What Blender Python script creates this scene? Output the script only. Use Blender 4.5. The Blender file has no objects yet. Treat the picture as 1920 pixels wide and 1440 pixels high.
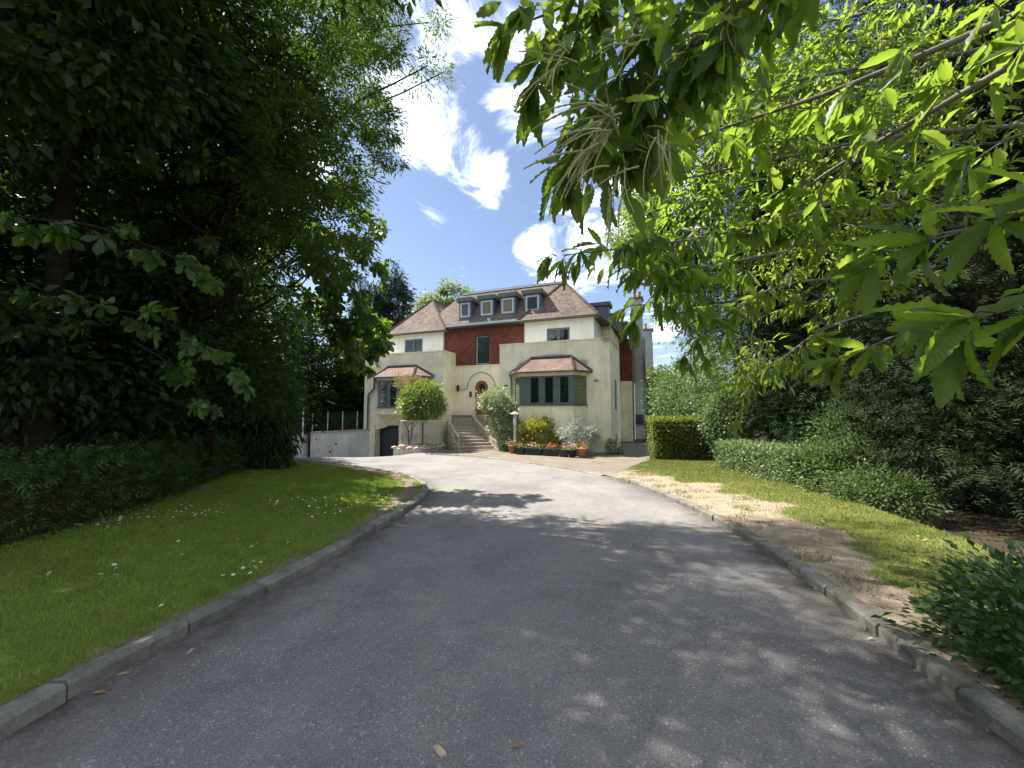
import bpy, bmesh, math, random
import numpy as np
from mathutils import Vector, Matrix
from mathutils.geometry import delaunay_2d_cdt
random.seed(7); rng = np.random.default_rng(11)
scene = bpy.context.scene
col = scene.collection
R = math.radians

# ------------------------------------------------------------------ camera
EYE = 1.6; FPX = 722.0; PITCH = math.atan(48 / FPX)
cam = bpy.data.cameras.new('camera'); cam_o = bpy.data.objects.new('camera', cam); col.objects.link(cam_o)
cam.sensor_width = 36; cam.lens = 36 * FPX / 1920; cam.clip_start = 0.05; cam.clip_end = 2000
cam_o.location = (0, 0, EYE); cam_o.rotation_euler = (R(90) + PITCH, 0, 0)
scene.camera = cam_o

# ------------------------------------------------------------------ light
SUN_AZ, SUN_EL = -62.0, 55.0           # degrees; azimuth from straight ahead, minus = to the left
sun_dir = Vector((math.sin(R(SUN_AZ)) * math.cos(R(SUN_EL)), math.cos(R(SUN_AZ)) * math.cos(R(SUN_EL)), math.sin(R(SUN_EL))))
sl = bpy.data.lights.new('sun', 'SUN'); sl.energy = 3.0; sl.angle = R(0.55); sl.color = (1.0, 0.955, 0.88)
so = bpy.data.objects.new('sun', sl); col.objects.link(so); so.location = (0, 0, 30)
so.rotation_euler = sun_dir.to_track_quat('Z', 'Y').to_euler()

world = bpy.data.worlds.new('World'); scene.world = world; world.use_nodes = True
wt = world.node_tree; wt.nodes.clear()
def wn(t, **k):
    n = wt.nodes.new(t)
    for a, b in k.items(): setattr(n, a, b)
    return n
def wmath(op, a, b=None, clamp=False):
    n = wn('ShaderNodeMath', operation=op, use_clamp=clamp)
    for i, v in enumerate((a, b)):
        if v is None: continue
        if isinstance(v, (int, float)): n.inputs[i].default_value = v
        else: wt.links.new(v, n.inputs[i])
    return n.outputs[0]
sky = wn('ShaderNodeTexSky'); sky.sky_type = 'NISHITA'; sky.sun_disc = False
sky.sun_elevation = R(SUN_EL); sky.sun_rotation = R(SUN_AZ); sky.altitude = 50; sky.air_density = 1.0; sky.dust_density = 0.6; sky.ozone_density = 1.3
tc = wn('ShaderNodeTexCoord')
sep = wn('ShaderNodeSeparateXYZ'); wt.links.new(tc.outputs['Generated'], sep.inputs[0])
den = wmath('ADD', wmath('MAXIMUM', sep.outputs[2], 0.0), 0.12)
comb = wn('ShaderNodeCombineXYZ')
wt.links.new(wmath('DIVIDE', sep.outputs[0], den), comb.inputs[0]); wt.links.new(wmath('DIVIDE', sep.outputs[1], den), comb.inputs[1])
nz = wn('ShaderNodeTexNoise'); nz.inputs['Scale'].default_value = 2.6; nz.inputs['Detail'].default_value = 10; nz.inputs['Roughness'].default_value = 0.66; nz.inputs['Distortion'].default_value = 0.7
wt.links.new(comb.outputs[0], nz.inputs['Vector'])
def pdir(u, v):
    x = (u - 960) / FPX; y = (720 - v) / FPX
    return Vector((x, math.cos(PITCH) - y * math.sin(PITCH), math.sin(PITCH) + y * math.cos(PITCH)))
cover = None
# cloud banks over this part of the sky: direction of the centre, angular radius, weight
for u, v, rad, w in ((790, 190, 8, 1.0), (900, 330, 5.5, 1.0), (845, 255, 6, 1.0), (990, 140, 10, .8), (1100, 450, 11, 1.0), (1190, 400, 12, 1.0), (1020, 490, 6, .95), (1225, 620, 6, .7), (860, 90, 7, .6), (450, 250, 12, .9), (250, 60, 14, .8), (1150, -150, 14, .8), (600, -250, 18, .6)):
    d = pdir(u, v).normalized()
    vm = wn('ShaderNodeVectorMath', operation='DOT_PRODUCT'); wt.links.new(tc.outputs['Generated'], vm.inputs[0]); vm.inputs[1].default_value = d
    mr = wn('ShaderNodeMapRange', interpolation_type='SMOOTHSTEP'); wt.links.new(vm.outputs['Value'], mr.inputs[0])
    mr.inputs[1].default_value = math.cos(R(rad)); mr.inputs[2].default_value = math.cos(R(rad * .25)); mr.inputs[3].default_value = 0; mr.inputs[4].default_value = w
    cover = mr.outputs[0] if cover is None else wmath('MAXIMUM', cover, mr.outputs[0])
bk = wn('ShaderNodeMapRange', interpolation_type='SMOOTHSTEP'); wt.links.new(sep.outputs[1], bk.inputs[0])
bk.inputs[1].default_value = .35; bk.inputs[2].default_value = -.1; bk.inputs[3].default_value = 0; bk.inputs[4].default_value = .85  # unseen cloud cover added behind the camera to lift the ambient light
cover = wmath('MAXIMUM', cover, bk.outputs[0])
dens = wmath('ADD', wmath('MULTIPLY', cover, 0.40), wmath('SUBTRACT', wmath('MULTIPLY', nz.outputs['Fac'], 2.1), 1.24))
cm = wn('ShaderNodeMapRange', interpolation_type='SMOOTHSTEP'); wt.links.new(dens, cm.inputs[0])
cm.inputs[1].default_value = 0.0; cm.inputs[1].default_value = -.02; cm.inputs[2].default_value = 0.72; cm.inputs[3].default_value = .015; cm.inputs[4].default_value = 0.9
mixw = wn('ShaderNodeMix', data_type='RGBA'); wt.links.new(cm.outputs[0], mixw.inputs[0])
tint = wn('ShaderNodeMix', data_type='RGBA', blend_type='MULTIPLY'); tint.inputs[0].default_value = 1.0
wt.links.new(sky.outputs[0], tint.inputs[6]); tint.inputs[7].default_value = (.25, 0.252, .268, 1)
wt.links.new(tint.outputs[2], mixw.inputs[6]); mixw.inputs[7].default_value = (8.2, 8.4, 8.8, 1)
bg = wn('ShaderNodeBackground'); bg.inputs[1].default_value = 0.145; wt.links.new(mixw.outputs[2], bg.inputs[0])
wo = wn('ShaderNodeOutputWorld'); wt.links.new(bg.outputs[0], wo.inputs[0])

vs = scene.view_settings; vs.view_transform = 'Standard'; vs.look = 'None'; vs.exposure = 2.15; vs.gamma = 1.0; vs.use_curve_mapping = False
scene.render.engine = 'CYCLES'; cy = scene.cycles
cy.use_denoising = True; cy.use_adaptive_sampling = True; cy.adaptive_threshold = .03; cy.max_bounces = 5; cy.diffuse_bounces = 3; cy.transmission_bounces = 4; cy.transparent_max_bounces = 8; cy.glossy_bounces = 3
cy.sample_clamp_indirect = 6.0; cy.caustics_reflective = False; cy.caustics_refractive = False

# ------------------------------------------------------------------ helpers
def tag(o, label=None, cat=None, group=None, kind=None):
    for k, v in (('label', label), ('category', cat), ('group', group), ('kind', kind)):
        if v: o[k] = v
    return o
def empty(name, loc, rz=0):
    o = bpy.data.objects.new(name, None); col.objects.link(o); o.location = loc; o.rotation_euler = (0, 0, rz); o.empty_display_size = .2
    return o
class MB:
    def __init__(s): s.v = []; s.f = []
    def poly(s, pts):
        n = len(s.v); s.v += [tuple(p) for p in pts]; s.f.append(tuple(range(n, n + len(pts)))); return s
    def box(s, x0, x1, y0, y1, z0, z1):
        if x0 > x1: x0, x1 = x1, x0
        if y0 > y1: y0, y1 = y1, y0
        n = len(s.v)
        s.v += [(x0, y0, z0), (x1, y0, z0), (x1, y1, z0), (x0, y1, z0), (x0, y0, z1), (x1, y0, z1), (x1, y1, z1), (x0, y1, z1)]
        s.f += [tuple(n + i for i in q) for q in ((3, 2, 1, 0), (4, 5, 6, 7), (0, 1, 5, 4), (1, 2, 6, 5), (2, 3, 7, 6), (3, 0, 4, 7))]
        return s
    def prism(s, pts, z0, z1):           # plan polygon, counter-clockwise
        n = len(s.v); k = len(pts)
        s.v += [(p[0], p[1], z0 if np.isscalar(z0) else z0[i]) for i, p in enumerate(pts)]
        s.v += [(p[0], p[1], z1 if np.isscalar(z1) else z1[i]) for i, p in enumerate(pts)]
        s.f.append(tuple(n + i for i in reversed(range(k)))); s.f.append(tuple(n + k + i for i in range(k)))
        for i in range(k):
            j = (i + 1) % k; s.f.append((n + i, n + j, n + k + j, n + k + i))
        return s
    def hexa(s, a, b):                   # two 4-point rings
        n = len(s.v); s.v += [tuple(p) for p in a] + [tuple(p) for p in b]
        s.f += [tuple(n + i for i in q) for q in ((3, 2, 1, 0), (4, 5, 6, 7), (0, 1, 5, 4), (1, 2, 6, 5), (2, 3, 7, 6), (3, 0, 4, 7))]
        return s
    def tube(s, path, rad, n=8, cap=True):
        P = [Vector(p) for p in path]; m = len(P); base = len(s.v); ref = None
        for i, p in enumerate(P):
            t = (P[min(i + 1, m - 1)] - P[max(i - 1, 0)]).normalized()
            if ref is None: ref = Vector((0, 0, 1)) if abs(t.z) < .9 else Vector((1, 0, 0))
            x = t.cross(ref).normalized(); y = x.cross(t).normalized(); ref = y
            r = rad if np.isscalar(rad) else rad[i]
            for k in range(n):
                a = 2 * math.pi * k / n; s.v.append(tuple(p + x * (r * math.cos(a)) + y * (r * math.sin(a))))
        for i in range(m - 1):
            for k in range(n):
                a = base + i * n + k; b = base + i * n + (k + 1) % n; s.f.append((a, b, b + n, a + n))
        if cap:
            s.f.append(tuple(base + k for k in reversed(range(n)))); s.f.append(tuple(base + (m - 1) * n + k for k in range(n)))
        return s
    def lathe(s, c, prof, n=16):         # prof: (radius, z) upwards
        base = len(s.v); m = len(prof)
        for r, z in prof:
            for k in range(n):
                a = 2 * math.pi * k / n; s.v.append((c[0] + r * math.cos(a), c[1] + r * math.sin(a), c[2] + z))
        for i in range(m - 1):
            for k in range(n):
                a = base + i * n + k; b = base + i * n + (k + 1) % n; s.f.append((a, b, b + n, a + n))
        s.f.append(tuple(base + k for k in reversed(range(n)))); s.f.append(tuple(base + (m - 1) * n + k for k in range(n)))
        return s
    def mesh(s, name, mat=None, smooth=False, uv=True):
        me = bpy.data.meshes.new(name); me.from_pydata(s.v, [], s.f); me.update()
        if mat: me.materials.append(mat)
        if smooth: me.polygons.foreach_set('use_smooth', [True] * len(me.polygons))
        if uv: plan_uv(me)
        return me
    def build(s, name, mat, parent=None, smooth=False, uv=True):
        o = bpy.data.objects.new(name, s.mesh(name, mat, smooth, uv)); col.objects.link(o); o.parent = parent
        return o
def plan_uv(me):                         # metre-scaled UVs in each face's own plane: u level, v up the slope
    uvl = me.uv_layers.new(name='UVMap').data
    for p in me.polygons:
        n = p.normal; t = Vector((-n.y, n.x, 0))
        t = Vector((1, 0, 0)) if t.length < 1e-4 else t.normalized()
        b = n.cross(t)
        for li in p.loop_indices:
            c = me.vertices[me.loops[li].vertex_index].co; uvl[li].uv = (c.dot(t), c.dot(b))
def np_mesh(name, V, F, mat=None, smooth=False):
    me = bpy.data.meshes.new(name); V = np.asarray(V, np.float32); F = np.asarray(F, np.int32); k = F.shape[1]
    me.vertices.add(len(V)); me.vertices.foreach_set('co', V.ravel())
    me.loops.add(F.size); me.loops.foreach_set('vertex_index', F.ravel())
    me.polygons.add(len(F)); me.polygons.foreach_set('loop_start', np.arange(0, F.size, k, dtype=np.int32))
    try: me.polygons.foreach_set('loop_total', np.full(len(F), k, np.int32))
    except Exception: pass
    if smooth: me.polygons.foreach_set('use_smooth', np.ones(len(F), bool))
    me.update(calc_edges=True)
    if mat: me.materials.append(mat)
    return me
def link(name, me, parent=None, loc=(0, 0, 0)):
    o = bpy.data.objects.new(name, me); col.objects.link(o); o.parent = parent; o.location = loc; return o

# ------------------------------------------------------------------ materials
def nodes(m):
    m.use_nodes = True; t = m.node_tree; t.nodes.clear(); return t
def N(t, typ, **k):
    n = t.nodes.new(typ)
    for a, b in k.items(): setattr(n, a, b)
    return n
def setin(t, n, **k):
    for a, v in k.items():
        a = a.replace('_', ' ')
        if hasattr(v, 'is_output'): t.links.new(v, n.inputs[a])
        else: n.inputs[a].default_value = v
def c4(c): return (c[0], c[1], c[2], 1)
def ramp(t, fac, stops):
    r = N(t, 'ShaderNodeValToRGB'); e = r.color_ramp.elements
    while len(e) < len(stops): e.new(.5)
    for i, (p, c) in enumerate(stops): e[i].position = p; e[i].color = c4(c)
    t.links.new(fac, r.inputs[0]); return r.outputs[0]
def noise(t, vec, scale, detail=4, rough=.55, dist=0):
    n = N(t, 'ShaderNodeTexNoise'); setin(t, n, Scale=scale, Detail=detail, Roughness=rough, Distortion=dist)
    if vec is not None: t.links.new(vec, n.inputs['Vector'])
    return n.outputs['Fac']
def mixc(t, fac, a, b, blend='MIX'):
    n = N(t, 'ShaderNodeMix', data_type='RGBA', blend_type=blend)
    for i, v in ((0, fac), (6, a), (7, b)):
        if hasattr(v, 'is_output'): t.links.new(v, n.inputs[i])
        else: n.inputs[i].default_value = v if i == 0 else c4(v)
    return n.outputs[2]
def bump(t, h, strength, dist):
    n = N(t, 'ShaderNodeBump'); setin(t, n, Strength=strength, Distance=dist, Height=h); return n.outputs[0]
def finish(t, colr, rough=.7, normal=None, spec=.35, metal=0):
    p = N(t, 'ShaderNodeBsdfPrincipled')
    if hasattr(colr, 'is_output'): t.links.new(colr, p.inputs['Base Color'])
    else: p.inputs['Base Color'].default_value = c4(colr)
    if hasattr(rough, 'is_output'): t.links.new(rough, p.inputs['Roughness'])
    else: p.inputs['Roughness'].default_value = rough
    p.inputs['Specular IOR Level'].default_value = spec; p.inputs['Metallic'].default_value = metal
    if normal is not None: t.links.new(normal, p.inputs['Normal'])
    o = N(t, 'ShaderNodeOutputMaterial'); t.links.new(p.outputs[0], o.inputs[0]); return p
def posn(t): return N(t, 'ShaderNodeNewGeometry').outputs['Position']
def plain(name, c, rough=.6, var=.18, scale=6, bmp=.15, bscale=60, spec=.35, metal=0):
    m = bpy.data.materials.new(name); t = nodes(m); p = posn(t)
    f = noise(t, p, scale, 5, .6); a = tuple(x * (1 - var) for x in c); b = tuple(min(1, x * (1 + var)) for x in c)
    cl = ramp(t, f, [(.3, a), (.7, b)])
    nb = bump(t, noise(t, p, bscale, 4), bmp, .01) if bmp else None
    finish(t, cl, rough, nb, spec, metal); return m
def leafmat(name, dark, light, trans, tw=.35, rough=.42, spec=.45, dead=0, patch=None, vein=False):
    m = bpy.data.materials.new(name); t = nodes(m)
    g = N(t, 'ShaderNodeNewGeometry'); rnd = g.outputs['Random Per Island']
    stops = [(0, dark), (.75, light), (1, tuple(min(1, x * 1.25) for x in light))]
    if dead: stops = [(0, dark), (.7, light), (1 - dead - .01, light), (1 - dead, (.22, .15, .03))]
    c = ramp(t, rnd, stops)
    oi = N(t, 'ShaderNodeObjectInfo'); hs = N(t, 'ShaderNodeHueSaturation')
    mr = N(t, 'ShaderNodeMapRange'); t.links.new(oi.outputs['Random'], mr.inputs[0]); mr.inputs[3].default_value = .8; mr.inputs[4].default_value = 1.2
    t.links.new(mr.outputs[0], hs.inputs['Value'])
    mh = N(t, 'ShaderNodeMapRange'); wn_ = N(t, 'ShaderNodeTexWhiteNoise', noise_dimensions='1D'); t.links.new(oi.outputs['Random'], wn_.inputs['W']); t.links.new(wn_.outputs['Value'], mh.inputs[0]); mh.inputs[3].default_value = .475; mh.inputs[4].default_value = .515; t.links.new(mh.outputs[0], hs.inputs['Hue']); t.links.new(c, hs.inputs['Color'])
    c = hs.outputs[0]
    if patch:                            # drier and lusher patches across the ground
        c = mixc(t, ramp(t, noise(t, posn(t), .9, 5, .65, .5), [(.45, (0, 0, 0)), (.68, (.85, .85, .85))]), c, patch)
        c = mixc(t, .7, c, ramp(t, noise(t, posn(t), 3.2, 4, .7), [(.3, (.6, .66, .6)), (.7, (1.35, 1.3, 1.2))]), 'MULTIPLY')
    nrm = None
    if vein:                             # side veins running out from the midrib, blade a little uneven
        ob = N(t, 'ShaderNodeTexCoord').outputs['Object']; sp = N(t, 'ShaderNodeSeparateXYZ'); t.links.new(ob, sp.inputs[0])
        ab = N(t, 'ShaderNodeMath', operation='ABSOLUTE'); t.links.new(sp.outputs[1], ab.inputs[0])
        q = N(t, 'ShaderNodeMath', operation='MULTIPLY_ADD'); t.links.new(ab.outputs[0], q.inputs[0]); q.inputs[1].default_value = -1.3; t.links.new(sp.outputs[0], q.inputs[2])
        w = N(t, 'ShaderNodeMath', operation='MULTIPLY'); t.links.new(q.outputs[0], w.inputs[0]); w.inputs[1].default_value = 13.0
        fr = N(t, 'ShaderNodeMath', operation='PINGPONG'); t.links.new(w.outputs[0], fr.inputs[0]); fr.inputs[1].default_value = .5
        vl = ramp(t, fr.outputs[0], [(0, (1, 1, 1)), (.12, (0, 0, 0))]); md = ramp(t, ab.outputs[0], [(.004, (1, 1, 1)), (.012, (0, 0, 0))])
        vm_ = mixc(t, 1.0, vl, md, 'LIGHTEN')
        sc_ = N(t, 'ShaderNodeMath', operation='MULTIPLY'); t.links.new(vm_, sc_.inputs[0]); sc_.inputs[1].default_value = .35
        c = mixc(t, sc_.outputs[0], c, tuple(min(1, x * 2.2) for x in light)); c = mixc(t, .5, c, ramp(t, noise(t, ob, 4, 4, .7), [(.3, (.7, .72, .6)), (.7, (1.25, 1.2, 1.1))]), 'MULTIPLY')
        nrm = bump(t, fr.outputs[0], .35, .02)
    p = N(t, 'ShaderNodeBsdfPrincipled'); t.links.new(c, p.inputs['Base Color']); p.inputs['Roughness'].default_value = rough; p.inputs['Specular IOR Level'].default_value = spec
    if nrm is not None: t.links.new(nrm, p.inputs['Normal'])
    tr = N(t, 'ShaderNodeBsdfTranslucent'); tcol = mixc(t, .75, c, trans); t.links.new(tcol, tr.inputs['Color'])
    mx = N(t, 'ShaderNodeMixShader'); mx.inputs[0].default_value = tw
    t.links.new(p.outputs[0], mx.inputs[1]); t.links.new(tr.outputs[0], mx.inputs[2])
    o = N(t, 'ShaderNodeOutputMaterial'); t.links.new(mx.outputs[0], o.inputs[0]); return m

# ------------------------------------------------------------------ terrain
def sstep(a, b, x): 
    t = np.clip((x - a) / (b - a), 0, 1); return t * t * (3 - 2 * t)
def hgt(x, y):
    x = np.asarray(x, float); y = np.asarray(y, float)
    h = -0.039 * np.clip(y, -30, 16.9)
    return h - 1.0 * sstep(18.0, 24.5, y) * sstep(-4.3, -8.0, x)
def pt(u, v, d):                         # a point seen along a photograph direction at a forward distance d
    r = pdir(u, v); r = r * (d / r.y); return Vector((r.x, r.y, EYE + r.z))
def resample(pts, step):
    P = np.array(pts, float)
    # Catmull-Rom through the points
    Q = np.vstack([2 * P[0] - P[1], P, 2 * P[-1] - P[-2]]); out = []
    for i in range(1, len(Q) - 2):
        for t in np.linspace(0, 1, 24, endpoint=False):
            a, b, c, d = Q[i - 1], Q[i], Q[i + 1], Q[i + 2]
            out.append(.5 * ((2 * b) + (c - a) * t + (2 * a - 5 * b + 4 * c - d) * t * t + (3 * b - a - 3 * c + d) * t ** 3))
    out.append(P[-1]); out = np.array(out)
    L = np.r_[0, np.cumsum(np.linalg.norm(np.diff(out, axis=0), axis=1))]
    s = np.arange(0, L[-1], step)
    return np.stack([np.interp(s, L, out[:, k]) for k in range(P.shape[1])], 1)
def normals2(P):
    T = np.gradient(P, axis=0); T /= np.linalg.norm(T, axis=1)[:, None]; return np.stack([T[:, 1], -T[:, 0]], 1)   # to the right of travel
def dist_poly(X, P):
    X = np.asarray(X, float); best = np.full(len(X), 1e9)
    for i in range(len(P) - 1):
        a, b = P[i], P[i + 1]; d = b - a; L = d @ d
        t = np.clip(((X - a) @ d) / max(L, 1e-9), 0, 1); best = np.minimum(best, np.linalg.norm(X - (a + t[:, None] * d), axis=1))
    return best
def inside(X, poly):
    X = np.asarray(X); n = len(poly); c = np.zeros(len(X), bool); j = n - 1
    for i in range(n):
        xi, yi = poly[i]; xj, yj = poly[j]
        if abs(yj - yi) > 1e-12:
            c ^= ((yi > X[:, 1]) != (yj > X[:, 1])) & (X[:, 0] < (xj - xi) * (X[:, 1] - yi) / (yj - yi) + xi)
        j = i
    return c
def sheet(name, poly, zfun, mat, step, attr=None):
    poly = [tuple(map(float, p)) for p in poly]; A = np.array(poly)
    gx = np.arange(A[:, 0].min(), A[:, 0].max(), step); gy = np.arange(A[:, 1].min(), A[:, 1].max(), step)
    g = np.stack(np.meshgrid(gx, gy), -1).reshape(-1, 2) + rng.uniform(-.12, .12, (len(gx) * len(gy), 2)) * step
    g = g[inside(g, poly)]; g = g[dist_poly(g, np.vstack([A, A[:1]])) > step * .35]
    allp = [Vector(p) for p in poly] + [Vector(p) for p in g]; n = len(poly)
    vs_, es, fs, *_ = delaunay_2d_cdt(allp, [(i, (i + 1) % n) for i in range(n)], [], 1, 1e-5)
    X = np.array([tuple(v) for v in vs_])
    V = np.c_[X, zfun(X[:, 0], X[:, 1])]
    F = np.array([f if (Vector(vs_[f[1]]) - Vector(vs_[f[0]])).cross(Vector(vs_[f[2]]) - Vector(vs_[f[0]])) > 0 else f[::-1] for f in fs])
    me = np_mesh(name, V, F, mat, True)
    if attr:
        for nm, fn in attr.items():
            at = me.attributes.new(nm, 'FLOAT', 'POINT'); at.data.foreach_set('value', fn(X).astype(np.float32))
    o = link(name, me); tag(o, kind='structure'); return o

# ================================================================== GROUND, ROAD, KERBS
_perm = rng.uniform(0, 1, (64, 64))
def vnoise(X, s):
    X = np.asarray(X) / s + 100.0; i = np.floor(X).astype(int); f = X - i; f = f * f * (3 - 2 * f)
    g = lambda a, b: _perm[(i[:, 0] + a) % 64, (i[:, 1] + b) % 64]
    return (g(0, 0) * (1 - f[:, 0]) + g(1, 0) * f[:, 0]) * (1 - f[:, 1]) + (g(0, 1) * (1 - f[:, 0]) + g(1, 1) * f[:, 0]) * f[:, 1]

def mat_asphalt():
    m = bpy.data.materials.new('asphalt'); t = nodes(m); p = posn(t)
    big = noise(t, p, .55, 5, .6, .4); c = ramp(t, big, [(.32, (.166, .154, .144)), (.5, (.220, .203, .188)), (.75, (.272, .249, .227))])
    fine = noise(t, p, 75, 5, .75); c = mixc(t, .8, c, ramp(t, fine, [(.3, (.42, .42, .44)), (.5, (.95, .95, .95)), (.72, (1.6, 1.6, 1.6))]), 'MULTIPLY')
    v = N(t, 'ShaderNodeTexVoronoi'); setin(t, v, Scale=95.0); t.links.new(p, v.inputs['Vector'])
    chip = ramp(t, v.outputs['Color'], [(.83, (0, 0, 0)), (.9, (.8, .8, .8))])
    c = mixc(t, chip, c, (.42, .41, .39))
    v2 = N(t, 'ShaderNodeTexVoronoi'); setin(t, v2, Scale=22.0); t.links.new(p, v2.inputs['Vector'])
    c = mixc(t, ramp(t, v2.outputs['Distance'], [(.03, (1, 1, 1)), (.05, (0, 0, 0))]), c, (.52, .5, .47))
    # hairline cracks and darker oily patches
    wp = N(t, 'ShaderNodeTexNoise'); setin(t, wp, Scale=1.3, Detail=4.0); t.links.new(p, wp.inputs['Vector'])
    va = N(t, 'ShaderNodeVectorMath', operation='MULTIPLY_ADD'); t.links.new(wp.outputs['Color'], va.inputs[0]); va.inputs[1].default_value = (.7, .7, .7); t.links.new(p, va.inputs[2])
    vc = N(t, 'ShaderNodeTexVoronoi', feature='DISTANCE_TO_EDGE'); setin(t, vc, Scale=.42); t.links.new(va.outputs[0], vc.inputs['Vector'])
    ck = mixc(t, 1.0, ramp(t, vc.outputs['Distance'], [(.001, (1, 1, 1)), (.004, (0, 0, 0))]), ramp(t, noise(t, p, .7, 3), [(.54, (0, 0, 0)), (.64, (.35, .35, .35))]), 'MULTIPLY')
    c = mixc(t, ck, c, (.05, .045, .042))
    c = mixc(t, .8, c, ramp(t, noise(t, p, 2.4, 5, .7, 1.0), [(.3, (.78, .78, .8)), (.5, (1, 1, 1)), (.72, (1.18, 1.16, 1.13))]), 'MULTIPLY')
    a = N(t, 'ShaderNodeAttribute', attribute_name='dirt')
    dn = N(t, 'ShaderNodeMath', operation='MULTIPLY'); t.links.new(a.outputs['Fac'], dn.inputs[0]); t.links.new(ramp(t, noise(t, p, 5, 5, .7), [(.3, (.2, .2, .2)), (.65, (1, 1, 1))]), dn.inputs[1])
    c = mixc(t, dn.outputs[0], c, (.055, .045, .033))
    h = N(t, 'ShaderNodeMath', operation='ADD'); t.links.new(v.outputs['Distance'], h.inputs[0]); t.links.new(fine, h.inputs[1])
    finish(t, c, .82, bump(t, h.outputs[0], .55, .012), .3); return m
def mat_ground(name, soil_attr, grass_a, grass_b, soil_a, soil_b, fine=60):
    m = bpy.data.materials.new(name); t = nodes(m); p = posn(t)
    g = ramp(t, noise(t, p, 1.4, 6, .65), [(.3, grass_a), (.7, grass_b)])
    g = mixc(t, .6, g, ramp(t, noise(t, p, fine, 4, .7), [(.3, (.5, .5, .5)), (.7, (1.4, 1.4, 1.3))]), 'MULTIPLY')
    s = ramp(t, noise(t, p, 6, 8, .72), [(.28, soil_a), (.72, soil_b)])
    s = mixc(t, .7, s, ramp(t, noise(t, p, 48, 6, .8), [(.3, (.5, .48, .45)), (.7, (1.45, 1.45, 1.4))]), 'MULTIPLY')
    if soil_attr:
        a = N(t, 'ShaderNodeAttribute', attribute_name=soil_attr)
        ad = N(t, 'ShaderNodeMath', operation='ADD'); t.links.new(a.outputs['Fac'], ad.inputs[0])
        n2 = N(t, 'ShaderNodeMath', operation='MULTIPLY_ADD'); t.links.new(noise(t, p, 9, 6, .7), n2.inputs[0]); n2.inputs[1].default_value = .9; n2.inputs[2].default_value = -.45
        t.links.new(n2.outputs[0], ad.inputs[1])
        f = ramp(t, ad.outputs[0], [(.38, (0, 0, 0)), (.62, (1, 1, 1))]); c = mixc(t, f, g, s)
    else: c = s
    h = noise(t, p, 35, 6, .75)
    finish(t, c, .95, bump(t, h, .7, .02), .15); return m
def mat_paving():
    m = bpy.data.materials.new('block_paving'); t = nodes(m); p = posn(t)
    mp = N(t, 'ShaderNodeMapping'); mp.inputs['Rotation'].default_value = (0, 0, R(38)); t.links.new(p, mp.inputs['Vector'])
    b = N(t, 'ShaderNodeTexBrick'); t.links.new(mp.outputs[0], b.inputs['Vector'])
    setin(t, b, Scale=1.0, Mortar_Size=.008, Mortar_Smooth=.2, Brick_Width=.2, Row_Height=.1); b.inputs['Color1'].default_value = (.23, .185, .148, 1); b.inputs['Color2'].default_value = (.18, .152, .128, 1); b.inputs['Mortar'].default_value = (.12, .12, .08, 1)
    c = mixc(t, .55, b.outputs['Color'], ramp(t, noise(t, p, 1.2, 6, .7), [(.3, (.6, .58, .52)), (.7, (1.3, 1.28, 1.22))]), 'MULTIPLY')
    c = mixc(t, ramp(t, noise(t, p, 2.3, 6, .7), [(.62, (0, 0, 0)), (.72, (.5, .5, .5))]), c, (.12, .15, .05))
    finish(t, c, .85, bump(t, b.outputs['Fac'], -.5, .006), .25); return m
M_ASPH = mat_asphalt()
M_STONE = bpy.data.materials.new('kerb_concrete'); _t = nodes(M_STONE); _p = posn(_t); _oi = N(_t, 'ShaderNodeObjectInfo')
_c = ramp(_t, noise(_t, _p, 5, 6, .7), [(.3, (.115, .115, .09)), (.5, (.20, .19, .165)), (.75, (.29, .275, .24))]); _c = mixc(_t, .9, _c, ramp(_t, _oi.outputs['Random'], [(0, (.72, .74, .68)), (1, (1.25, 1.22, 1.18))]), 'MULTIPLY')
_c = mixc(_t, ramp(_t, noise(_t, _p, 2.2, 5, .7), [(.56, (0, 0, 0)), (.7, (.7, .7, .7))]), _c, (.055, .07, .028)); _c = mixc(_t, .6, _c, ramp(_t, noise(_t, _p, 60, 4, .8), [(.3, (.6, .6, .6)), (.7, (1.35, 1.35, 1.35))]), 'MULTIPLY')
finish(_t, _c, .92, bump(_t, noise(_t, _p, 38, 5, .75), .8, .02), .15)
M_LAWN = mat_ground('lawn_turf', 'soil', (.12, .155, .03), (.17, .21, .045), (.13, .105, .078), (.25, .205, .155))
M_VERGE = mat_ground('verge_turf', 'soil', (.10, .125, .03), (.15, .17, .045), (.20, .16, .115), (.37, .30, .22))
M_EARTH = mat_ground('woodland_earth', None, (.05, .06, .02), (.05, .06, .02), (.028, .021, .014), (.075, .056, .036))
M_PAVE = mat_paving()

KL = [(-2.6, -7), (-2.66, -2), (-2.64, 1.0), (-2.60, 2.3), (-2.48, 2.96), (-2.39, 3.5), (-2.24, 4.18), (-2.12, 5.06), (-2.04, 6.04), (-1.94, 7.15), (-1.90, 8.11), (-2.0, 9.3), (-2.40, 10.55), (-3.0, 11.6), (-3.9, 12.75), (-5.1, 13.9), (-6.9, 15.3), (-9.9, 17.2), (-14, 18.6)]
KR = [(2.3, -7), (2.3, -2), (2.35, .8), (2.47, 1.9), (2.62, 2.5), (2.81, 3.2), (3.06, 4.3), (3.26, 5.6), (3.38, 7.32), (3.33, 9.4), (3.15, 10.9), (2.75, 12.3), (1.79, 14.4), (.46, 16.4), (-1.54, 18.4), (-4.39, 19.7)]
kl = resample(KL, .15); kr = resample(KR, .15)
klo = kl - normals2(kl) * .135; kro = kr + normals2(kr) * .135
isk = int(np.argmin(np.abs(kr[:, 1] - 11.9) + (kr[:, 0] < 2) * 9))      # where the kerb becomes a flush edging

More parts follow.
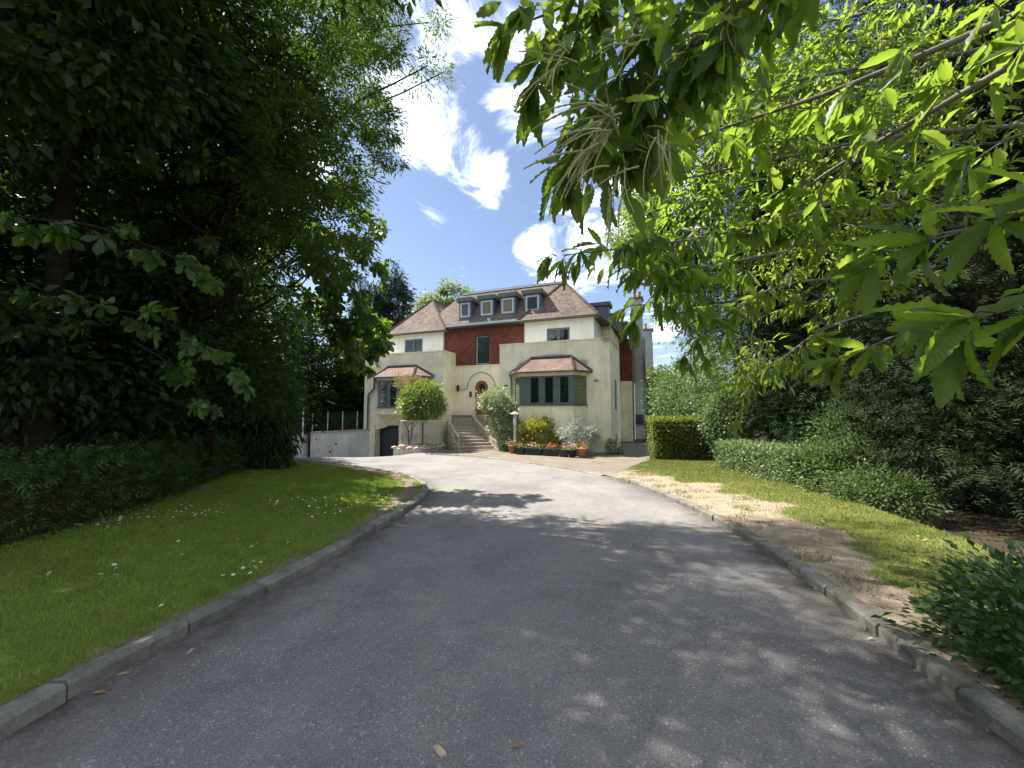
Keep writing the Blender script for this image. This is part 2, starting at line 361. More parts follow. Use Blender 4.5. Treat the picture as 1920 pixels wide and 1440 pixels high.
# distant ground sheet
ax = np.r_[-600, -300, -120, -60, np.arange(-34, 34.1, 1.0), 60, 120, 300, 600]; ay = np.r_[-200, -60, np.arange(-20, 60.1, 1.0), 100, 200, 400, 800]
XX, YY = np.meshgrid(ax, ay); ZZ = hgt(XX, YY) - .10
nx, ny = len(ax), len(ay); ii = np.arange(nx * ny).reshape(ny, nx)
F = np.stack([ii[:-1, :-1], ii[:-1, 1:], ii[1:, 1:], ii[1:, :-1]], -1).reshape(-1, 4)
tag(link('ground', np_mesh('ground', np.c_[XX.ravel(), YY.ravel(), ZZ.ravel()], F, M_EARTH, True)), kind='structure')

def dirt(X): return np.maximum(1 - sstep(0, .55, dist_poly(X, kl)), (1 - sstep(0, .45, dist_poly(X, kr[:isk])))) * .95
road_poly = [(-3.0, -7), (4.0, -7), (4.0, 11.5), (4.6, 16.5), (0, 21), (-3.2, 24.8), (-20, 30), (-20, 17.5), (-9.5, 16.3), (-5.0, 12.6), (-3.1, 9.5)]
sheet('road', road_poly, lambda x, y: hgt(x, y), M_ASPH, .3, {'dirt': dirt})
fore = [tuple(p) for p in (kr + normals2(kr) * .12)[isk:][::2]] + [(-4.5, 21.5), (-3.5, 26), (14, 26), (14, 17.2), (8, 17.0), (5.75, 15.9)]
sheet('forecourt', fore, lambda x, y: hgt(x, y) + .03, M_PAVE, .5)
lawn_poly = [tuple(p) for p in klo[::2]] + [(-11.3, 17.5), (-9.5, 12.6), (-6.9, 5.8), (-6.5, 4.4), (-6.3, -7)]
def lawn_z(x, y):
    X = np.c_[x, y]; return hgt(x, y) + .075 + .16 * sstep(0, 4, dist_poly(X, kl)) + .02 * (vnoise(X, .7) - .5)
def lawn_soil(X):
    d = dist_poly(X, kl); n = vnoise(X, .5); far = sstep(5.5, 8.5, X[:, 1])
    w = .24 + .16 * far + .22 * (n - .5)
    s = (1 - sstep(w, w + .35, d)) * (.62 + .38 * far)
    return np.clip(s, 0, 1)
sheet('lawn', lawn_poly, lawn_z, M_LAWN, .22, {'soil': lawn_soil})
verge_poly = [tuple(p) for p in kro[:isk + 1:2]][::-1] + [(5.4, -7), (5.4, 4.0), (6.1, 6.3), (6.8, 8.5), (7.9, 13), (8.4, 17.05), (8, 17.05), (5.7, 15.95)]
verge_poly = verge_poly[::-1]
def verge_z(x, y):
    X = np.c_[x, y]; return hgt(x, y) + .075 + .1 * sstep(0, 2.5, dist_poly(X, kr)) + .03 * (vnoise(X, .6) - .5)
def verge_soil(X):
    d = dist_poly(X, kr[:isk]); n = vnoise(X, .8) * .6 + vnoise(X, .3) * .4
    wid = .3 + 1.0 * sstep(3.2, 6, X[:, 1])
    s = 1 - sstep(wid * .5, wid * 1.6, d + (n - .5) * 2.2)
    return np.clip(s, 0, 1)
sheet('verge', verge_poly, verge_z, M_VERGE, .22, {'soil': verge_soil})

def kerb(name, P, side, lengths, top, label):
    root = empty(name, (float(P[0][0]), float(P[0][1]), 0)); tag(root, kind='structure')
    L = np.r_[0, np.cumsum(np.linalg.norm(np.diff(P, axis=0), axis=1))]; s = 0.0
    at = lambda q: np.array([np.interp(q, L, P[:, 0]), np.interp(q, L, P[:, 1])])
    b0 = np.array([P[0][0], P[0][1], 0])
    while s < L[-1] - .3:
        y = at(s)[1]; ln = min(lengths(y), L[-1] - s); a, b = at(s + .009), at(s + ln - .009); t = (b - a) / np.linalg.norm(b - a); nrm = np.array([t[1], -t[0]]) * side
        j = rng.normal(0, .007, 4); w = .135; ring = []
        for q, dj in ((a, j[0]), (b, j[1])):
            z = float(hgt(q[0], q[1])); tp = top(q[1])
            pr = [(0 + dj, -.08), (0 + dj, tp - .022), (.02 + dj, tp + j[2]), (w + dj, tp + j[3]), (w + dj, -.08)]
            ring.append([np.array([q[0] + nrm[0] * o, q[1] + nrm[1] * o, z + zz]) - b0 for o, zz in pr])
        mb = MB(); n = 5; mb.v = [tuple(p) for p in ring[0] + ring[1]]
        for k in range(n):
            k2 = (k + 1) % n; mb.f.append((k, k2, n + k2, n + k))
        mb.f += [tuple(range(n))[::-1], tuple(range(n, 2 * n))]
        if side < 0: mb.f = [tuple(reversed(q)) for q in mb.f]
        mb.build('kerb_stone', M_STONE, root, uv=False); s += ln
    return root
kerb('kerb', kl, -1, lambda y: .72 if y < 6 else (.42 if y < 12.5 else .8), lambda y: .10, '')
kerb('kerb', kr[:isk + 2], 1, lambda y: .72 if y < 9 else .6, lambda y: .095, '')
kerb('paving_edge', kr[isk + 2:], 1, lambda y: .9, lambda y: .036, '')

# ------------------------------------------------------------------ grass
M_GRASS = leafmat('grass', (.10, .18, .022), (.22, .33, .048), (.3, .46, .045), .3, .6, .25, .06, patch=(.24, .235, .055))
M_GRASS2 = leafmat('verge_grass', (.08, .10, .02), (.16, .18, .04), (.2, .24, .04), .3, .6, .25, .2, patch=(.27, .235, .09))
def blades(X, zf, h, w, mat, name, label):
    n = len(X); z = zf(X[:, 0], X[:, 1]); a = rng.uniform(0, 2 * np.pi, n); lean = rng.normal(0, .55, (n, 2)) * h[:, None]
    dx = np.c_[np.cos(a), np.sin(a)] * w[:, None] * .5
    V = np.empty((n, 3, 3)); V[:, 0, :2] = X - dx; V[:, 1, :2] = X + dx; V[:, 2, :2] = X + lean
    V[:, 0, 2] = V[:, 1, 2] = z - .004; V[:, 2, 2] = z + h
    o = link(name, np_mesh(name, V.reshape(-1, 3), np.arange(n * 3).reshape(n, 3), mat)); tag(o, label, 'grass', kind='stuff'); return o
n = 330000
X = np.c_[rng.uniform(-8.5, -1.8, n), 1.2 + 16 * rng.uniform(0, 1, n) ** 1.9]
X = X[inside(X, lawn_poly)]; keep = rng.uniform(0, 1, len(X)) > lawn_soil(X) * 1.25 + .35 * vnoise(X, .25) - .1; X = X[keep]
hh = rng.uniform(.018, .042, len(X)) * (.7 + .6 * vnoise(X, .9)); ww = .0035 + .0011 * X[:, 1]
blades(X, lawn_z, hh, ww, M_GRASS, 'lawn_grass', 'short mown green grass on the left lawn dotted with daisies')
n = 130000
X = np.c_[rng.uniform(2.3, 8.0, n), 1.2 + 15.3 * rng.uniform(0, 1, n) ** 1.5]
X = X[inside(X, verge_poly)]; keep = rng.uniform(0, 1, len(X)) > verge_soil(X) * 1.05 + .25 * vnoise(X, .3) - .1; X = X[keep]
hh = rng.uniform(.02, .05, len(X)); ww = .0035 + .0011 * X[:, 1]
blades(X, verge_z, hh, ww, M_GRASS2, 'verge_grass', 'thin yellowing grass on the right verge beside bare soil')

# ragged longer tufts along the lawn edge and through the turf
n = 9000; ii_ = rng.integers(0, len(klo) - 1, n); X = klo[ii_] - normals2(klo)[ii_] * np.abs(rng.normal(0, .12, n))[:, None] + rng.normal(0, .03, (n, 2)); X = X[(X[:, 1] > 1.2) & (X[:, 1] < 13)]
X = X[vnoise(X, .35) > .42 + .25 * sstep(3.5, 5.5, X[:, 1])]; cc = np.c_[rng.uniform(-6, -2.6, 260), rng.uniform(1.8, 10, 260)]; X2 = (cc[:, None] + rng.normal(0, .045, (260, 26, 2))).reshape(-1, 2); X = np.vstack([X, X2]); X = X[inside(X, lawn_poly)]
blades(X, lawn_z, rng.uniform(.04, .085, len(X)), .005 + .0008 * X[:, 1], M_GRASS, 'grass_tufts', 'ragged longer grass tufts along the left kerb')
n = 7000; ii_ = rng.integers(0, isk - 1, n); X = kro[ii_] + normals2(kro)[ii_] * np.abs(rng.normal(0, .5, n))[:, None] + rng.normal(0, .04, (n, 2)); X = X[(X[:, 1] > 1.2) & (X[:, 1] < 13)]; X = X[vnoise(X, .3) > .55]; X = X[inside(X, verge_poly)]
blades(X, verge_z, rng.uniform(.03, .075, len(X)), .005 + .0008 * X[:, 1], M_GRASS2, 'grass_tufts', 'dry grass tufts and weeds beside the right kerb')

# daisies
M_PETAL = plain('daisy_white', (.8, .8, .78), .6, .04, 50, 0); M_EYE = plain('daisy_yellow', (.7, .5, .05), .6, .1, 50, 0)
pm = MB()
for k in range(9):
    a = 2 * math.pi * k / 9; c, s = math.cos(a), math.sin(a); pm.poly([(0, 0, .001), (.011 * c + .004 * s, .011 * s - .004 * c, .004), (.015 * c, .015 * s, .002), (.011 * c - .004 * s, .011 * s + .004 * c, .004)])
petal_me = pm.mesh('petals', M_PETAL, uv=False)
em = MB().lathe((0, 0, .0), [(.004, .0), (.0045, .004), (.002, .006)], 6); eye_me = em.mesh('eye', M_EYE, uv=False)
st_me = MB().tube([(0, 0, -.04), (0, 0, 0)], .0012, 3).mesh('stem', M_GRASS, uv=False)
cand = np.c_[rng.uniform(-7, -2.4, 1500), rng.uniform(1.9, 12.5, 1500)]
cand = cand[inside(cand, lawn_poly)]; cand = cand[(lawn_soil(cand) < .3) & (vnoise(cand, .8) > .42 + .2 * rng.uniform(0, 1, len(cand)))]
cand = cand[np.argsort(np.hypot(cand[:, 0], cand[:, 1]))][:210]
for x, y in cand:
    z = float(lawn_z(np.array([x]), np.array([y]))[0]) + rng.uniform(.02, .045)
    e = link('daisy', petal_me, None, (x, y, z)); sc_ = rng.uniform(.95, 1.5); e.scale = (sc_,) * 3; e.rotation_euler = (rng.normal(0, .25), rng.normal(0, .25), rng.uniform(0, 6))
    tag(e, 'tiny white daisy flower in the grass of the left lawn', 'daisy', 'daisies on the left lawn')
    link('eye', eye_me, e); link('stem', st_me, e)

# ================================================================== HOUSE
def mat_render(name, c, stain=.25, smudge=()):
    m = bpy.data.materials.new(name); t = nodes(m); p = posn(t)
    a = ramp(t, noise(t, p, .9, 6, .65, .6), [(.25, tuple(x * (1 - stain) for x in c)), (.6, c), (.85, tuple(min(.85, x * 1.06) for x in c))])
    mp = N(t, 'ShaderNodeMapping'); mp.inputs['Scale'].default_value = (5, 5, .35); t.links.new(p, mp.inputs['Vector'])
    st = ramp(t, noise(t, mp.outputs[0], 1.0, 6, .7), [(.42, (1.03, 1.03, 1.03)), (.6, (.86, .85, .80)), (.8, (.58, .57, .52))])
    c2 = mixc(t, .55, a, st, 'MULTIPLY')
    ob = N(t, 'ShaderNodeTexCoord').outputs['Object']; nn = noise(t, ob, 3.5, 6, .75, .6)
    for xc, zc, rx, rz in smudge:        # soot and algae above the bay roofs and below the copings
        mp2 = N(t, 'ShaderNodeMapping'); mp2.inputs['Location'].default_value = (-xc / rx, 0, -zc / rz); mp2.inputs['Scale'].default_value = (1 / rx, 0, 1 / rz); t.links.new(ob, mp2.inputs['Vector'])
        ln = N(t, 'ShaderNodeVectorMath', operation='LENGTH'); t.links.new(mp2.outputs[0], ln.inputs[0])
        s1 = N(t, 'ShaderNodeMath', operation='SUBTRACT'); s1.inputs[0].default_value = 1.25; t.links.new(ln.outputs['Value'], s1.inputs[1])
        s2 = N(t, 'ShaderNodeMath', operation='MULTIPLY'); t.links.new(s1.outputs[0], s2.inputs[0]); t.links.new(nn, s2.inputs[1])
        c2 = mixc(t, ramp(t, s2.outputs[0], [(.22, (0, 0, 0)), (.5, (.75, .75, .75))]), c2, (.16, .15, .14))
    finish(t, c2, .9, bump(t, noise(t, p, 40, 5, .7), .35, .012), .2); return m
def mat_tiles(name, c1, c2, rw=.2, rh=.14, mort=.016):
    m = bpy.data.materials.new(name); t = nodes(m); uv = N(t, 'ShaderNodeUVMap').outputs[0]
    b = N(t, 'ShaderNodeTexBrick'); t.links.new(uv, b.inputs['Vector']); setin(t, b, Scale=1.0, Mortar_Size=mort, Mortar_Smooth=.3, Brick_Width=rw, Row_Height=rh, Bias=0.0)
    b.inputs['Color1'].default_value = c4(c1); b.inputs['Color2'].default_value = c4(c2); b.inputs['Mortar'].default_value = c4([x * .35 for x in c1])
    p = posn(t)
    c = mixc(t, .8, b.outputs['Color'], ramp(t, noise(t, p, 1.1, 7, .75), [(.25, (.45, .46, .44)), (.5, (1, 1, 1)), (.75, (1.6, 1.55, 1.45))]), 'MULTIPLY')
    c = mixc(t, .6, c, ramp(t, noise(t, p, 9, 4, .8), [(.3, (.5, .5, .5)), (.7, (1.6, 1.56, 1.45))]), 'MULTIPLY')
    # a sawtooth up the slope makes each course overlap the one below
    sp = N(t, 'ShaderNodeSeparateXYZ'); t.links.new(uv, sp.inputs[0])
    d = N(t, 'ShaderNodeMath', operation='DIVIDE'); t.links.new(sp.outputs[1], d.inputs[0]); d.inputs[1].default_value = rh
    fr = N(t, 'ShaderNodeMath', operation='FRACT'); t.links.new(d.outputs[0], fr.inputs[0])
    s = N(t, 'ShaderNodeMath', operation='SUBTRACT'); s.inputs[0].default_value = 1; t.links.new(fr.outputs[0], s.inputs[1])
    ms = N(t, 'ShaderNodeMath', operation='SUBTRACT'); t.links.new(s.outputs[0], ms.inputs[0]); t.links.new(b.outputs['Fac'], ms.inputs[1])
    finish(t, c, .85, bump(t, ms.outputs[0], .8, .02), .2); return m
M_CREAM = mat_render('cream_render', (.82, .77, .56), .25, ((-3.15, 4.5, 1.35, .28), (-4.9, 4.1, .5, .35), (-1.4, 4.1, .5, .35), (-13.2, 4.4, 1.3, .2), (-.2, 5.4, .4, .5), (-3, -.9, 4, .5), (-13, -.2, 3, .6))); M_CREAM2 = mat_render('pale_render', (.84, .78, .57), .15); M_WHITE = mat_render('white_render', (.70, .71, .68), .1)
M_BRICK = mat_tiles('red_brick', (.23, .078, .052), (.16, .052, .038), .225, .075, .011)
M_TILE = mat_tiles('clay_tiles', (.20, .148, .122), (.115, .088, .075)); M_TILE2 = mat_tiles('bay_clay_tiles', (.22, .148, .125), (.165, .115, .10))
M_GREEN = plain('green_paint', (.085, .125, .115), .45, .12, 3, .1, 30, .45); M_FASCIA = plain('dark_fascia', (.085, .10, .095), .5, .15, 3, .1, 30)
M_SLATE = plain('lead_slate_cheek', (.085, .105, .15), .5, .2, 4, .2, 20); M_LEAD = plain('lead_flashing', (.10, .11, .125), .55, .25, 5, .2, 30)
M_GREYF = plain('pale_grey_frame', (.42, .45, .44), .5, .08, 3, .05, 30); M_GUT = plain('pale_gutter', (.5, .53, .5), .5, .1, 3, .05, 30)
M_WOOD = plain('door_wood', (.22, .085, .035), .5, .3, 12, .2, 60); M_CHIM = mat_render('chimney_render', (.40, .41, .40), .25)
M_DARK = plain('dark_void', (.012, .013, .016), .8, .2, 4, 0); M_METAL = plain('dark_iron', (.03, .032, .035), .5, .2, 8, .1, 60)
M_RAIL = plain('painted_rail', (.55, .56, .53), .45, .12, 8, .1, 60); M_CLAY = plain('terracotta', (.36, .15, .085), .85, .2, 9, .2, 60)
M_STEP = plain('step_stone', (.36, .31, .25), .9, .25, 5, .4, 60, .2); M_OLDWALL = mat_render('weathered_white_wall', (.62, .63, .60), .35)
M_GARAGE = plain('garage_door_paint', (.03, .038, .055), .5, .15, 4, .1, 30)
M_ROCK = plain('pink_rubble', (.44, .33, .27), .9, .3, 7, .5, 25, .2); M_SOIL = plain('bed_soil', (.05, .037, .025), .95, .3, 12, .6, 40, .1)
def mat_glass(name, base):
    m = bpy.data.materials.new(name); t = nodes(m); p = posn(t)
    finish(t, base, .035, bump(t, noise(t, p, 1.6, 2), .04, .05), .6); return m
M_GLASS = mat_glass('window_glass', (.012, .016, .016)); M_GLASSA = mat_glass('amber_blind_glass', (.16, .12, .055)); M_GLASSG = mat_glass('green_glass', (.03, .05, .045))
M_LEADED = bpy.data.materials.new('leaded_glass'); _t = nodes(M_LEADED); _b = N(_t, 'ShaderNodeTexBrick', offset=0.0); _t.links.new(N(_t, 'ShaderNodeUVMap').outputs[0], _b.inputs['Vector'])
setin(_t, _b, Scale=1.0, Mortar_Size=.012, Brick_Width=.13, Row_Height=.19); _b.inputs['Color1'].default_value = (.17, .19, .10, 1); _b.inputs['Color2'].default_value = (.12, .15, .08, 1); _b.inputs['Mortar'].default_value = (.03, .035, .035, 1)  # pale green of the panes stands in for a reflection
finish(_t, _b.outputs['Color'], .12, None, .6)

TH = R(21.5); HC = Vector((5.1265, 20.0, 0))
house = empty('villa', HC, -TH)
tag(house, 'cream rendered two storey villa with red brick middle, brown tiled hipped roofs and grey dormers', 'house')
def hw(a, b, z): # house plan coordinates to world: a metres left of the near corner, b metres back
    return Vector((HC.x - a * math.cos(TH) + b * math.sin(TH), HC.y + a * math.sin(TH) + b * math.cos(TH), z))
def hb(a0, a1, b0, b1, z0, z1, mb=None): return (mb or MB()).box(-a1, -a0, b0, b1, z0, z1)
H3 = lambda a, b, z: (-a, b, z)
P = lambda name, mb, m, par=house, **k: mb.build(name, m, par, **k)
def wall(a0, a1, b0, b1, z0, z1, ops, mat, name='wall'):
    A = sorted({a0, a1, *[o[0] for o in ops], *[o[1] for o in ops]}); Z = sorted({z0, z1, *[o[2] for o in ops], *[o[3] for o in ops]}); mb = MB()
    for i in range(len(A) - 1):
        for j in range(len(Z) - 1):
            ca, cz = (A[i] + A[i + 1]) / 2, (Z[j] + Z[j + 1]) / 2
            if not any(o[0] < ca < o[1] and o[2] < cz < o[3] for o in ops): hb(A[i], A[i + 1], b0, b1, Z[j], Z[j + 1], mb)
    return P(name, mb, mat)
def window(a0, a1, z0, z1, b, lights, fm=None, fw=.07, gl=None, name='window', dep=.07, par=house, mid=.09):
    fm = fm or M_GREEN; mb = MB()
    hb(a0, a1, b, b + dep, z1 - fw, z1, mb); hb(a0, a1, b, b + dep, z0, z0 + fw, mb); hb(a0, a0 + fw, b, b + dep, z0 + fw, z1 - fw, mb); hb(a1 - fw, a1, b, b + dep, z0 + fw, z1 - fw, mb)
    w = (a1 - a0 - 2 * fw - mid * (lights - 1)) / lights
    for k in range(1, lights): s = a0 + fw + k * w + (k - 1) * mid; hb(s, s + mid, b + .003, b + dep, z0 + fw, z1 - fw, mb)
    fo = P(name, mb, fm, par)
    for k in range(lights):
        s = a0 + fw + k * (w + mid); P('pane', hb(s, s + w, b + dep * .5, b + dep * .7, z0 + fw, z1 - fw), (gl[k] if gl else M_GLASS), fo)
    return fo
# --- right-hand ground floor block
P('wall', hb(0, 6.28, 0, 4.3, -1.2, 5.33), M_CREAM); P('coping', hb(-.03, 6.31, -.03, 4.33, 5.33, 5.40), M_CREAM)
# --- left-hand ground floor block, garage opening beneath
P('wall', hb(10.06, 16.2, 0, 6, .58, 5.21), M_CREAM); P('coping', hb(10.03, 16.23, -.03, 6, 5.21, 5.28), M_CREAM)
mb = hb(15.25, 16.2, .001, 6, -2.2, .58); hb(10.06, 13.35, .001, 6, -2.2, .58, mb); hb(13.35, 15.25, 3.0, 6, -2.2, .58, mb); P('garage_wall', mb, M_CREAM)
P('garage_arch', MB().hexa([H3(15.25, .06, .58), H3(15.25, .06, .25), H3(15.25, .3, .25), H3(15.25, .3, .58)], [H3(14.3, .06, .58), H3(14.3, .06, .5), H3(14.3, .3, .5), H3(14.3, .3, .58)]), M_CREAM)
gd = P('garage_door', hb(13.36, 15.24, .5, .58, -2.2, .5), M_GARAGE)  # dark door set near the front to give the opening its shade
for k in range(4): P('door_panel', hb(13.42, 15.18, .47, .5, -1.7 + k * .54, -1.22 + k * .54), M_GARAGE, gd)
# --- recessed entrance wall, brick storey and white upper walls
P('entrance_wall', hb(6.28, 10.06, 1.51, 8, -1.2, 4.44), M_CREAM2)
wall(5.22, 10.94, 1.5, 1.9, 4.44, 7.05, [(7.64, 8.66, 4.47, 6.34)], M_BRICK, 'brick_wall')
P('string_course', hb(6.28, 10.06, 1.46, 1.5, 4.38, 4.44), M_CREAM2)
window(7.66, 8.64, 4.5, 6.32, 1.66, 1, M_GREYF, .06, [M_GLASSG]); P('window_back', hb(7.64, 8.66, 1.78, 1.9, 4.47, 6.34), M_DARK)
wall(1.04, 5.22, 1.33, 1.6, 5.2, 6.97, [(2.43, 3.81, 5.56, 6.4)], M_WHITE, 'upper_wall'); P('upper_wall', hb(1.04, 5.2, 1.6, 9, 5.2, 6.97), M_WHITE)
window(2.45, 3.79, 5.58, 6.38, 1.37, 2, mid=.17, fw=.1)
wall(10.94, 15.4, 1.33, 1.6, 5.2, 6.90, [(12.54, 14.0, 5.5, 6.42)], M_WHITE, 'upper_wall'); P('upper_wall', hb(10.96, 15.4, 1.6, 9, 5.2, 6.9), M_WHITE)
window(12.56, 13.98, 5.52, 6.40, 1.37, 2, mid=.17, fw=.1)
# --- entrance door
def arch_pts(ac, w, z0, zc, n=14): return [(ac - w, z0)] + [(ac - w * math.cos(math.pi * k / n), zc + w * math.sin(math.pi * k / n)) for k in range(n + 1)] + [(ac + w, z0)]
def arch_slab(ac, w, z0, zc, b0, b1):
    pts = arch_pts(ac, w, z0, zc); mb = MB(); n = len(pts); mb.v = [H3(a, b0, z) for a, z in pts] + [H3(a, b1, z) for a, z in pts]
    mb.f = [tuple(range(n))[::-1], tuple(range(n, 2 * n))] + [(i, (i + 1) % n, n + (i + 1) % n, n + i) for i in range(n)]; return mb
door = P('front_door', arch_slab(8.17, .44, 1.28, 3.0, 1.47, 1.6), M_WOOD)
P('porthole', MB().tube([H3(8.13, 1.44, 3.02), H3(8.13, 1.475, 3.02)], .2, 18), M_DARK, door); P('door_panel', hb(7.9, 8.44, 1.445, 1.47, 1.5, 2.5), M_WOOD, door)
P('door_handle', MB().tube([H3(8.5, 1.40, 2.2), H3(8.5, 1.40, 2.4)], .015, 8), M_METAL, door)
mo = [H3(9.62, 1.5, 2.90), H3(9.4, 1.5, 2.89), H3(9.2, 1.5, 2.96)] + [H3(8.2 + .98 * math.cos(math.pi * k / 18), 1.5, 3.02 + .95 * math.sin(math.pi * k / 18)) for k in range(19)] + [H3(7.2, 1.5, 2.96), H3(7.0, 1.5, 2.89), H3(6.5, 1.5, 2.9)]
P('arch_moulding', MB().tube(mo, .045, 6), M_CHIM)
wl = P('wall_lamp', MB().lathe(H3(9.8, 1.36, 2.75), [(.03, 0), (.09, .08), (.1, .3), (.13, .34), (.02, .46)], 8), M_METAL); P('bracket', hb(9.77, 9.83, 1.36, 1.51, 3.05, 3.1), M_METAL, wl)
P('intercom', hb(8.87, 9.02, 1.45, 1.51, 2.4, 2.75), M_METAL)
for a, z in ((.6, 3.1), (5.75, 2.95), (10.75, 3.1)): P('air_vent', hb(a, a + .26, -.02, 0, z, z + .07), M_LEAD)
P('side_window', MB().box(0, .02, 1.8, 2.6, 1.6, 3.3), M_GREEN); P('side_window', MB().box(0, .02, 1.9, 2.5, -.7, .2), M_GREEN)
# --- roofs
def poly3(faces): 
    mb = MB()
    for f in faces: mb.poly([H3(*p) for p in f])
    return mb
def hip(a0, a1, bf, bb, ze, ap, ba, sk=0.0):
    am = ap[0]; e = [(a1, bf, ze), (a0, bf, ze), (a0 - sk, bb, ze), (a1, bb, ze)]; A = (am, ap[1], ap[2]); B = (am, ba, ap[2]); lo = [(p[0], p[1], ze - .10) for p in e]
    mb = poly3([[e[0], e[1], A], [e[1], e[2], B, A], [e[3], e[0], A, B], [e[2], e[3], B], [lo[0], lo[1], e[1], e[0]], [lo[1], lo[2], e[2], e[1]], [lo[3], lo[0], e[0], e[3]], [lo[3], lo[2], lo[1], lo[0]]])
    r = P('hip_roof', mb, M_TILE)
    for q, nn in ((e[0], 26), (e[1], 26)):      # bonnet tiles down the hips, lapped
        q = Vector(H3(*q)); t_ = Vector(H3(*A)); path = []; rad = []
        for k in range(nn):
            for s_, rr in ((0, .085), (.85, .06)): path.append(q.lerp(t_, (k + s_) / nn) + Vector((0, 0, .01))); rad.append(rr)
        P('hip_tiles', MB().tube(path, rad, 6), M_TILE, r)
    P('ridge_tiles', MB().tube([H3(*A), H3(*B)], .09, 6), M_TILE, r)
    for i0, i1 in ((0, 1), (1, 2)):
        u0, u1 = Vector(H3(*lo[i0])), Vector(H3(*lo[i1])); nn = 34 if i0 == 0 else 40
    P('gutter', MB().tube([H3(a1, bf - .05, ze - .05), H3(a0 - .05, bf - .05, ze - .05), H3(a0 - sk - .05, bb, ze - .05)], .055, 8), M_FASCIA, r)
    return r
hip(.74, 5.56, 1.0, 12.5, 6.97, (3.15, 3.05, 9.70), 12.0, 1.05); hip(10.57, 15.45, 1.0, 9, 6.84, (13.0, 3.2, 9.62), 9.0)
e = [(12.6, 1.2, 7.05), (4.0, 1.2, 7.05), (4.0, 9, 7.05), (12.6, 9, 7.05)]; t4 = [(10.5, 3.1, 9.70), (3.17, 3.1, 9.70), (3.17, 9, 9.70), (10.5, 9, 9.70)]
mr_ = P('main_roof', poly3([[e[0], e[1], t4[1], t4[0]], [e[3], e[0], t4[0], t4[3]], [e[2], e[3], t4[3], t4[2]], [e[1], e[2], t4[2], t4[1]], [t4[0], t4[1], t4[2], t4[3]], e[::-1]]), M_TILE)
P('ridge_flashing', hb(3.25, 10.48, 3.0, 3.14, 9.64, 9.76), M_GUT, mr_); P('roof_edge', hb(3.25, 10.45, 3.145, 3.3, 9.70, 9.83), M_LEAD, mr_)
P('roof_hatch', hb(5.6, 6.7, 4.2, 5.2, 9.7, 10.05), M_FASCIA, mr_)
P('gutter', hb(5.5, 10.62, 1.06, 1.22, 6.97, 7.10), M_GUT, mr_); P('soffit', hb(5.56, 10.57, 1.10, 1.50, 6.90, 6.96), M_FASCIA, mr_)
for ac, w, gl in ((9.43, .90, M_GLASSG), (7.86, 1.0, M_GLASSA), (6.40, 1.02, M_GLASSA), (4.78, 1.06, M_GLASS)):
    d = P('dormer', hb(ac - w / 2, ac + w / 2, 1.56, 3.0, 7.28, 8.72), M_SLATE)
    dr = hb(ac - w / 2 - .13, ac + w / 2 + .13, 1.40, 3.0, 8.66, 8.92); P('dormer_roof', dr, M_FASCIA, d)
    mbf = MB(); a0, a1, z0, z1, fw = ac - w / 2 + .1, ac + w / 2 - .1, 7.62, 8.6, .11
    hb(a0, a1, 1.52, 1.56, z1 - fw, z1, mbf); hb(a0, a1, 1.52, 1.56, z0, z0 + fw, mbf); hb(a0, a0 + fw, 1.52, 1.56, z0 + fw, z1 - fw, mbf); hb(a1 - fw, a1, 1.52, 1.56, z0 + fw, z1 - fw, mbf)
    P('window_frame', mbf, M_GREYF, d); P('pane', hb(a0 + fw, a1 - fw, 1.54, 1.555, z0 + fw, z1 - fw), gl, d); P('dormer_apron', hb(ac - w / 2, ac + w / 2, 1.44, 1.56, 7.30, 7.5), M_LEAD, d)
for bc in (5.0, 8.2, 11.2):                      # dormers on the right-hand slope
    a = .75 - 1.05 * (bc - 1) / 11.5 + .25
    d = P('side_dormer', hb(a, a + 2.2, bc - .45, bc + .45, 7.0, 8.38), M_SLATE); P('dormer_roof', hb(a - .15, a + 2.2, bc - .58, bc + .58, 8.32, 8.55), M_FASCIA, d)
    P('window_frame', hb(a - .03, a, bc - .33, bc + .33, 7.35, 8.25), M_GREYF, d); P('pane', hb(a - .04, a - .03, bc - .24, bc + .24, 7.44, 8.16), M_GLASS, d)
# --- body behind, right side
P('wall', hb(.45, 15, 4.3, 9.2, -1.5, 6.9), M_CREAM); P('brick_wall', hb(-.42, 15, 9.2, 12.4, 3.72, 6.86), M_BRICK); P('wall', hb(-.40, 15, 9.21, 12.38, -2, 3.72), M_CREAM)
P('wall', hb(-.2, 10, 12.4, 24, -2, 5.2), M_CHIM)
for (a0, a1, b0, b1, zt, pots) in ((-.17, -1.08, 12.45, 13.5, 10.75, 2), (-.86, -1.75, 16, 17, 8.75, 1)):
    c = P('chimney', hb(a1, a0, b0, b1, -2, zt), M_CHIM); P('chimney_cap', hb(a1 - .1, a0 + .1, b0 - .1, b1 + .1, zt, zt + .14), M_LEAD, c); P('chimney_shoulder', hb(a1 - .12, a0 + .12, b0 - .06, b1 + .1, -2, zt - 3.4), M_CHIM, c)
    for k in range(pots): P('chimney_pot', MB().lathe(H3(a0 - .3 - k * .4, (b0 + b1) / 2, zt + .14), [(.14, 0), (.12, .5), (.15, .55), (.1, .56)], 10), M_CLAY, c)
P('lean_to', hb(-1.9, -.2, 17.2, 24, -2, 4.4), M_CREAM)
P('downpipe', MB().tube([H3(-.5, 9.1, 6.8), H3(-.5, 9.05, 6.3), H3(-.48, 9.1, 5.9), H3(-.48, 9.1, -2)], .06, 8), M_FASCIA); P('downpipe', MB().tube([H3(-1.2, 12.3, 7.4), H3(-1.2, 12.3, -2)], .07, 8), M_FASCIA); P('meter_box', hb(-1.0, -.3, 12.2, 12.36, .4, 1.2), M_METAL)
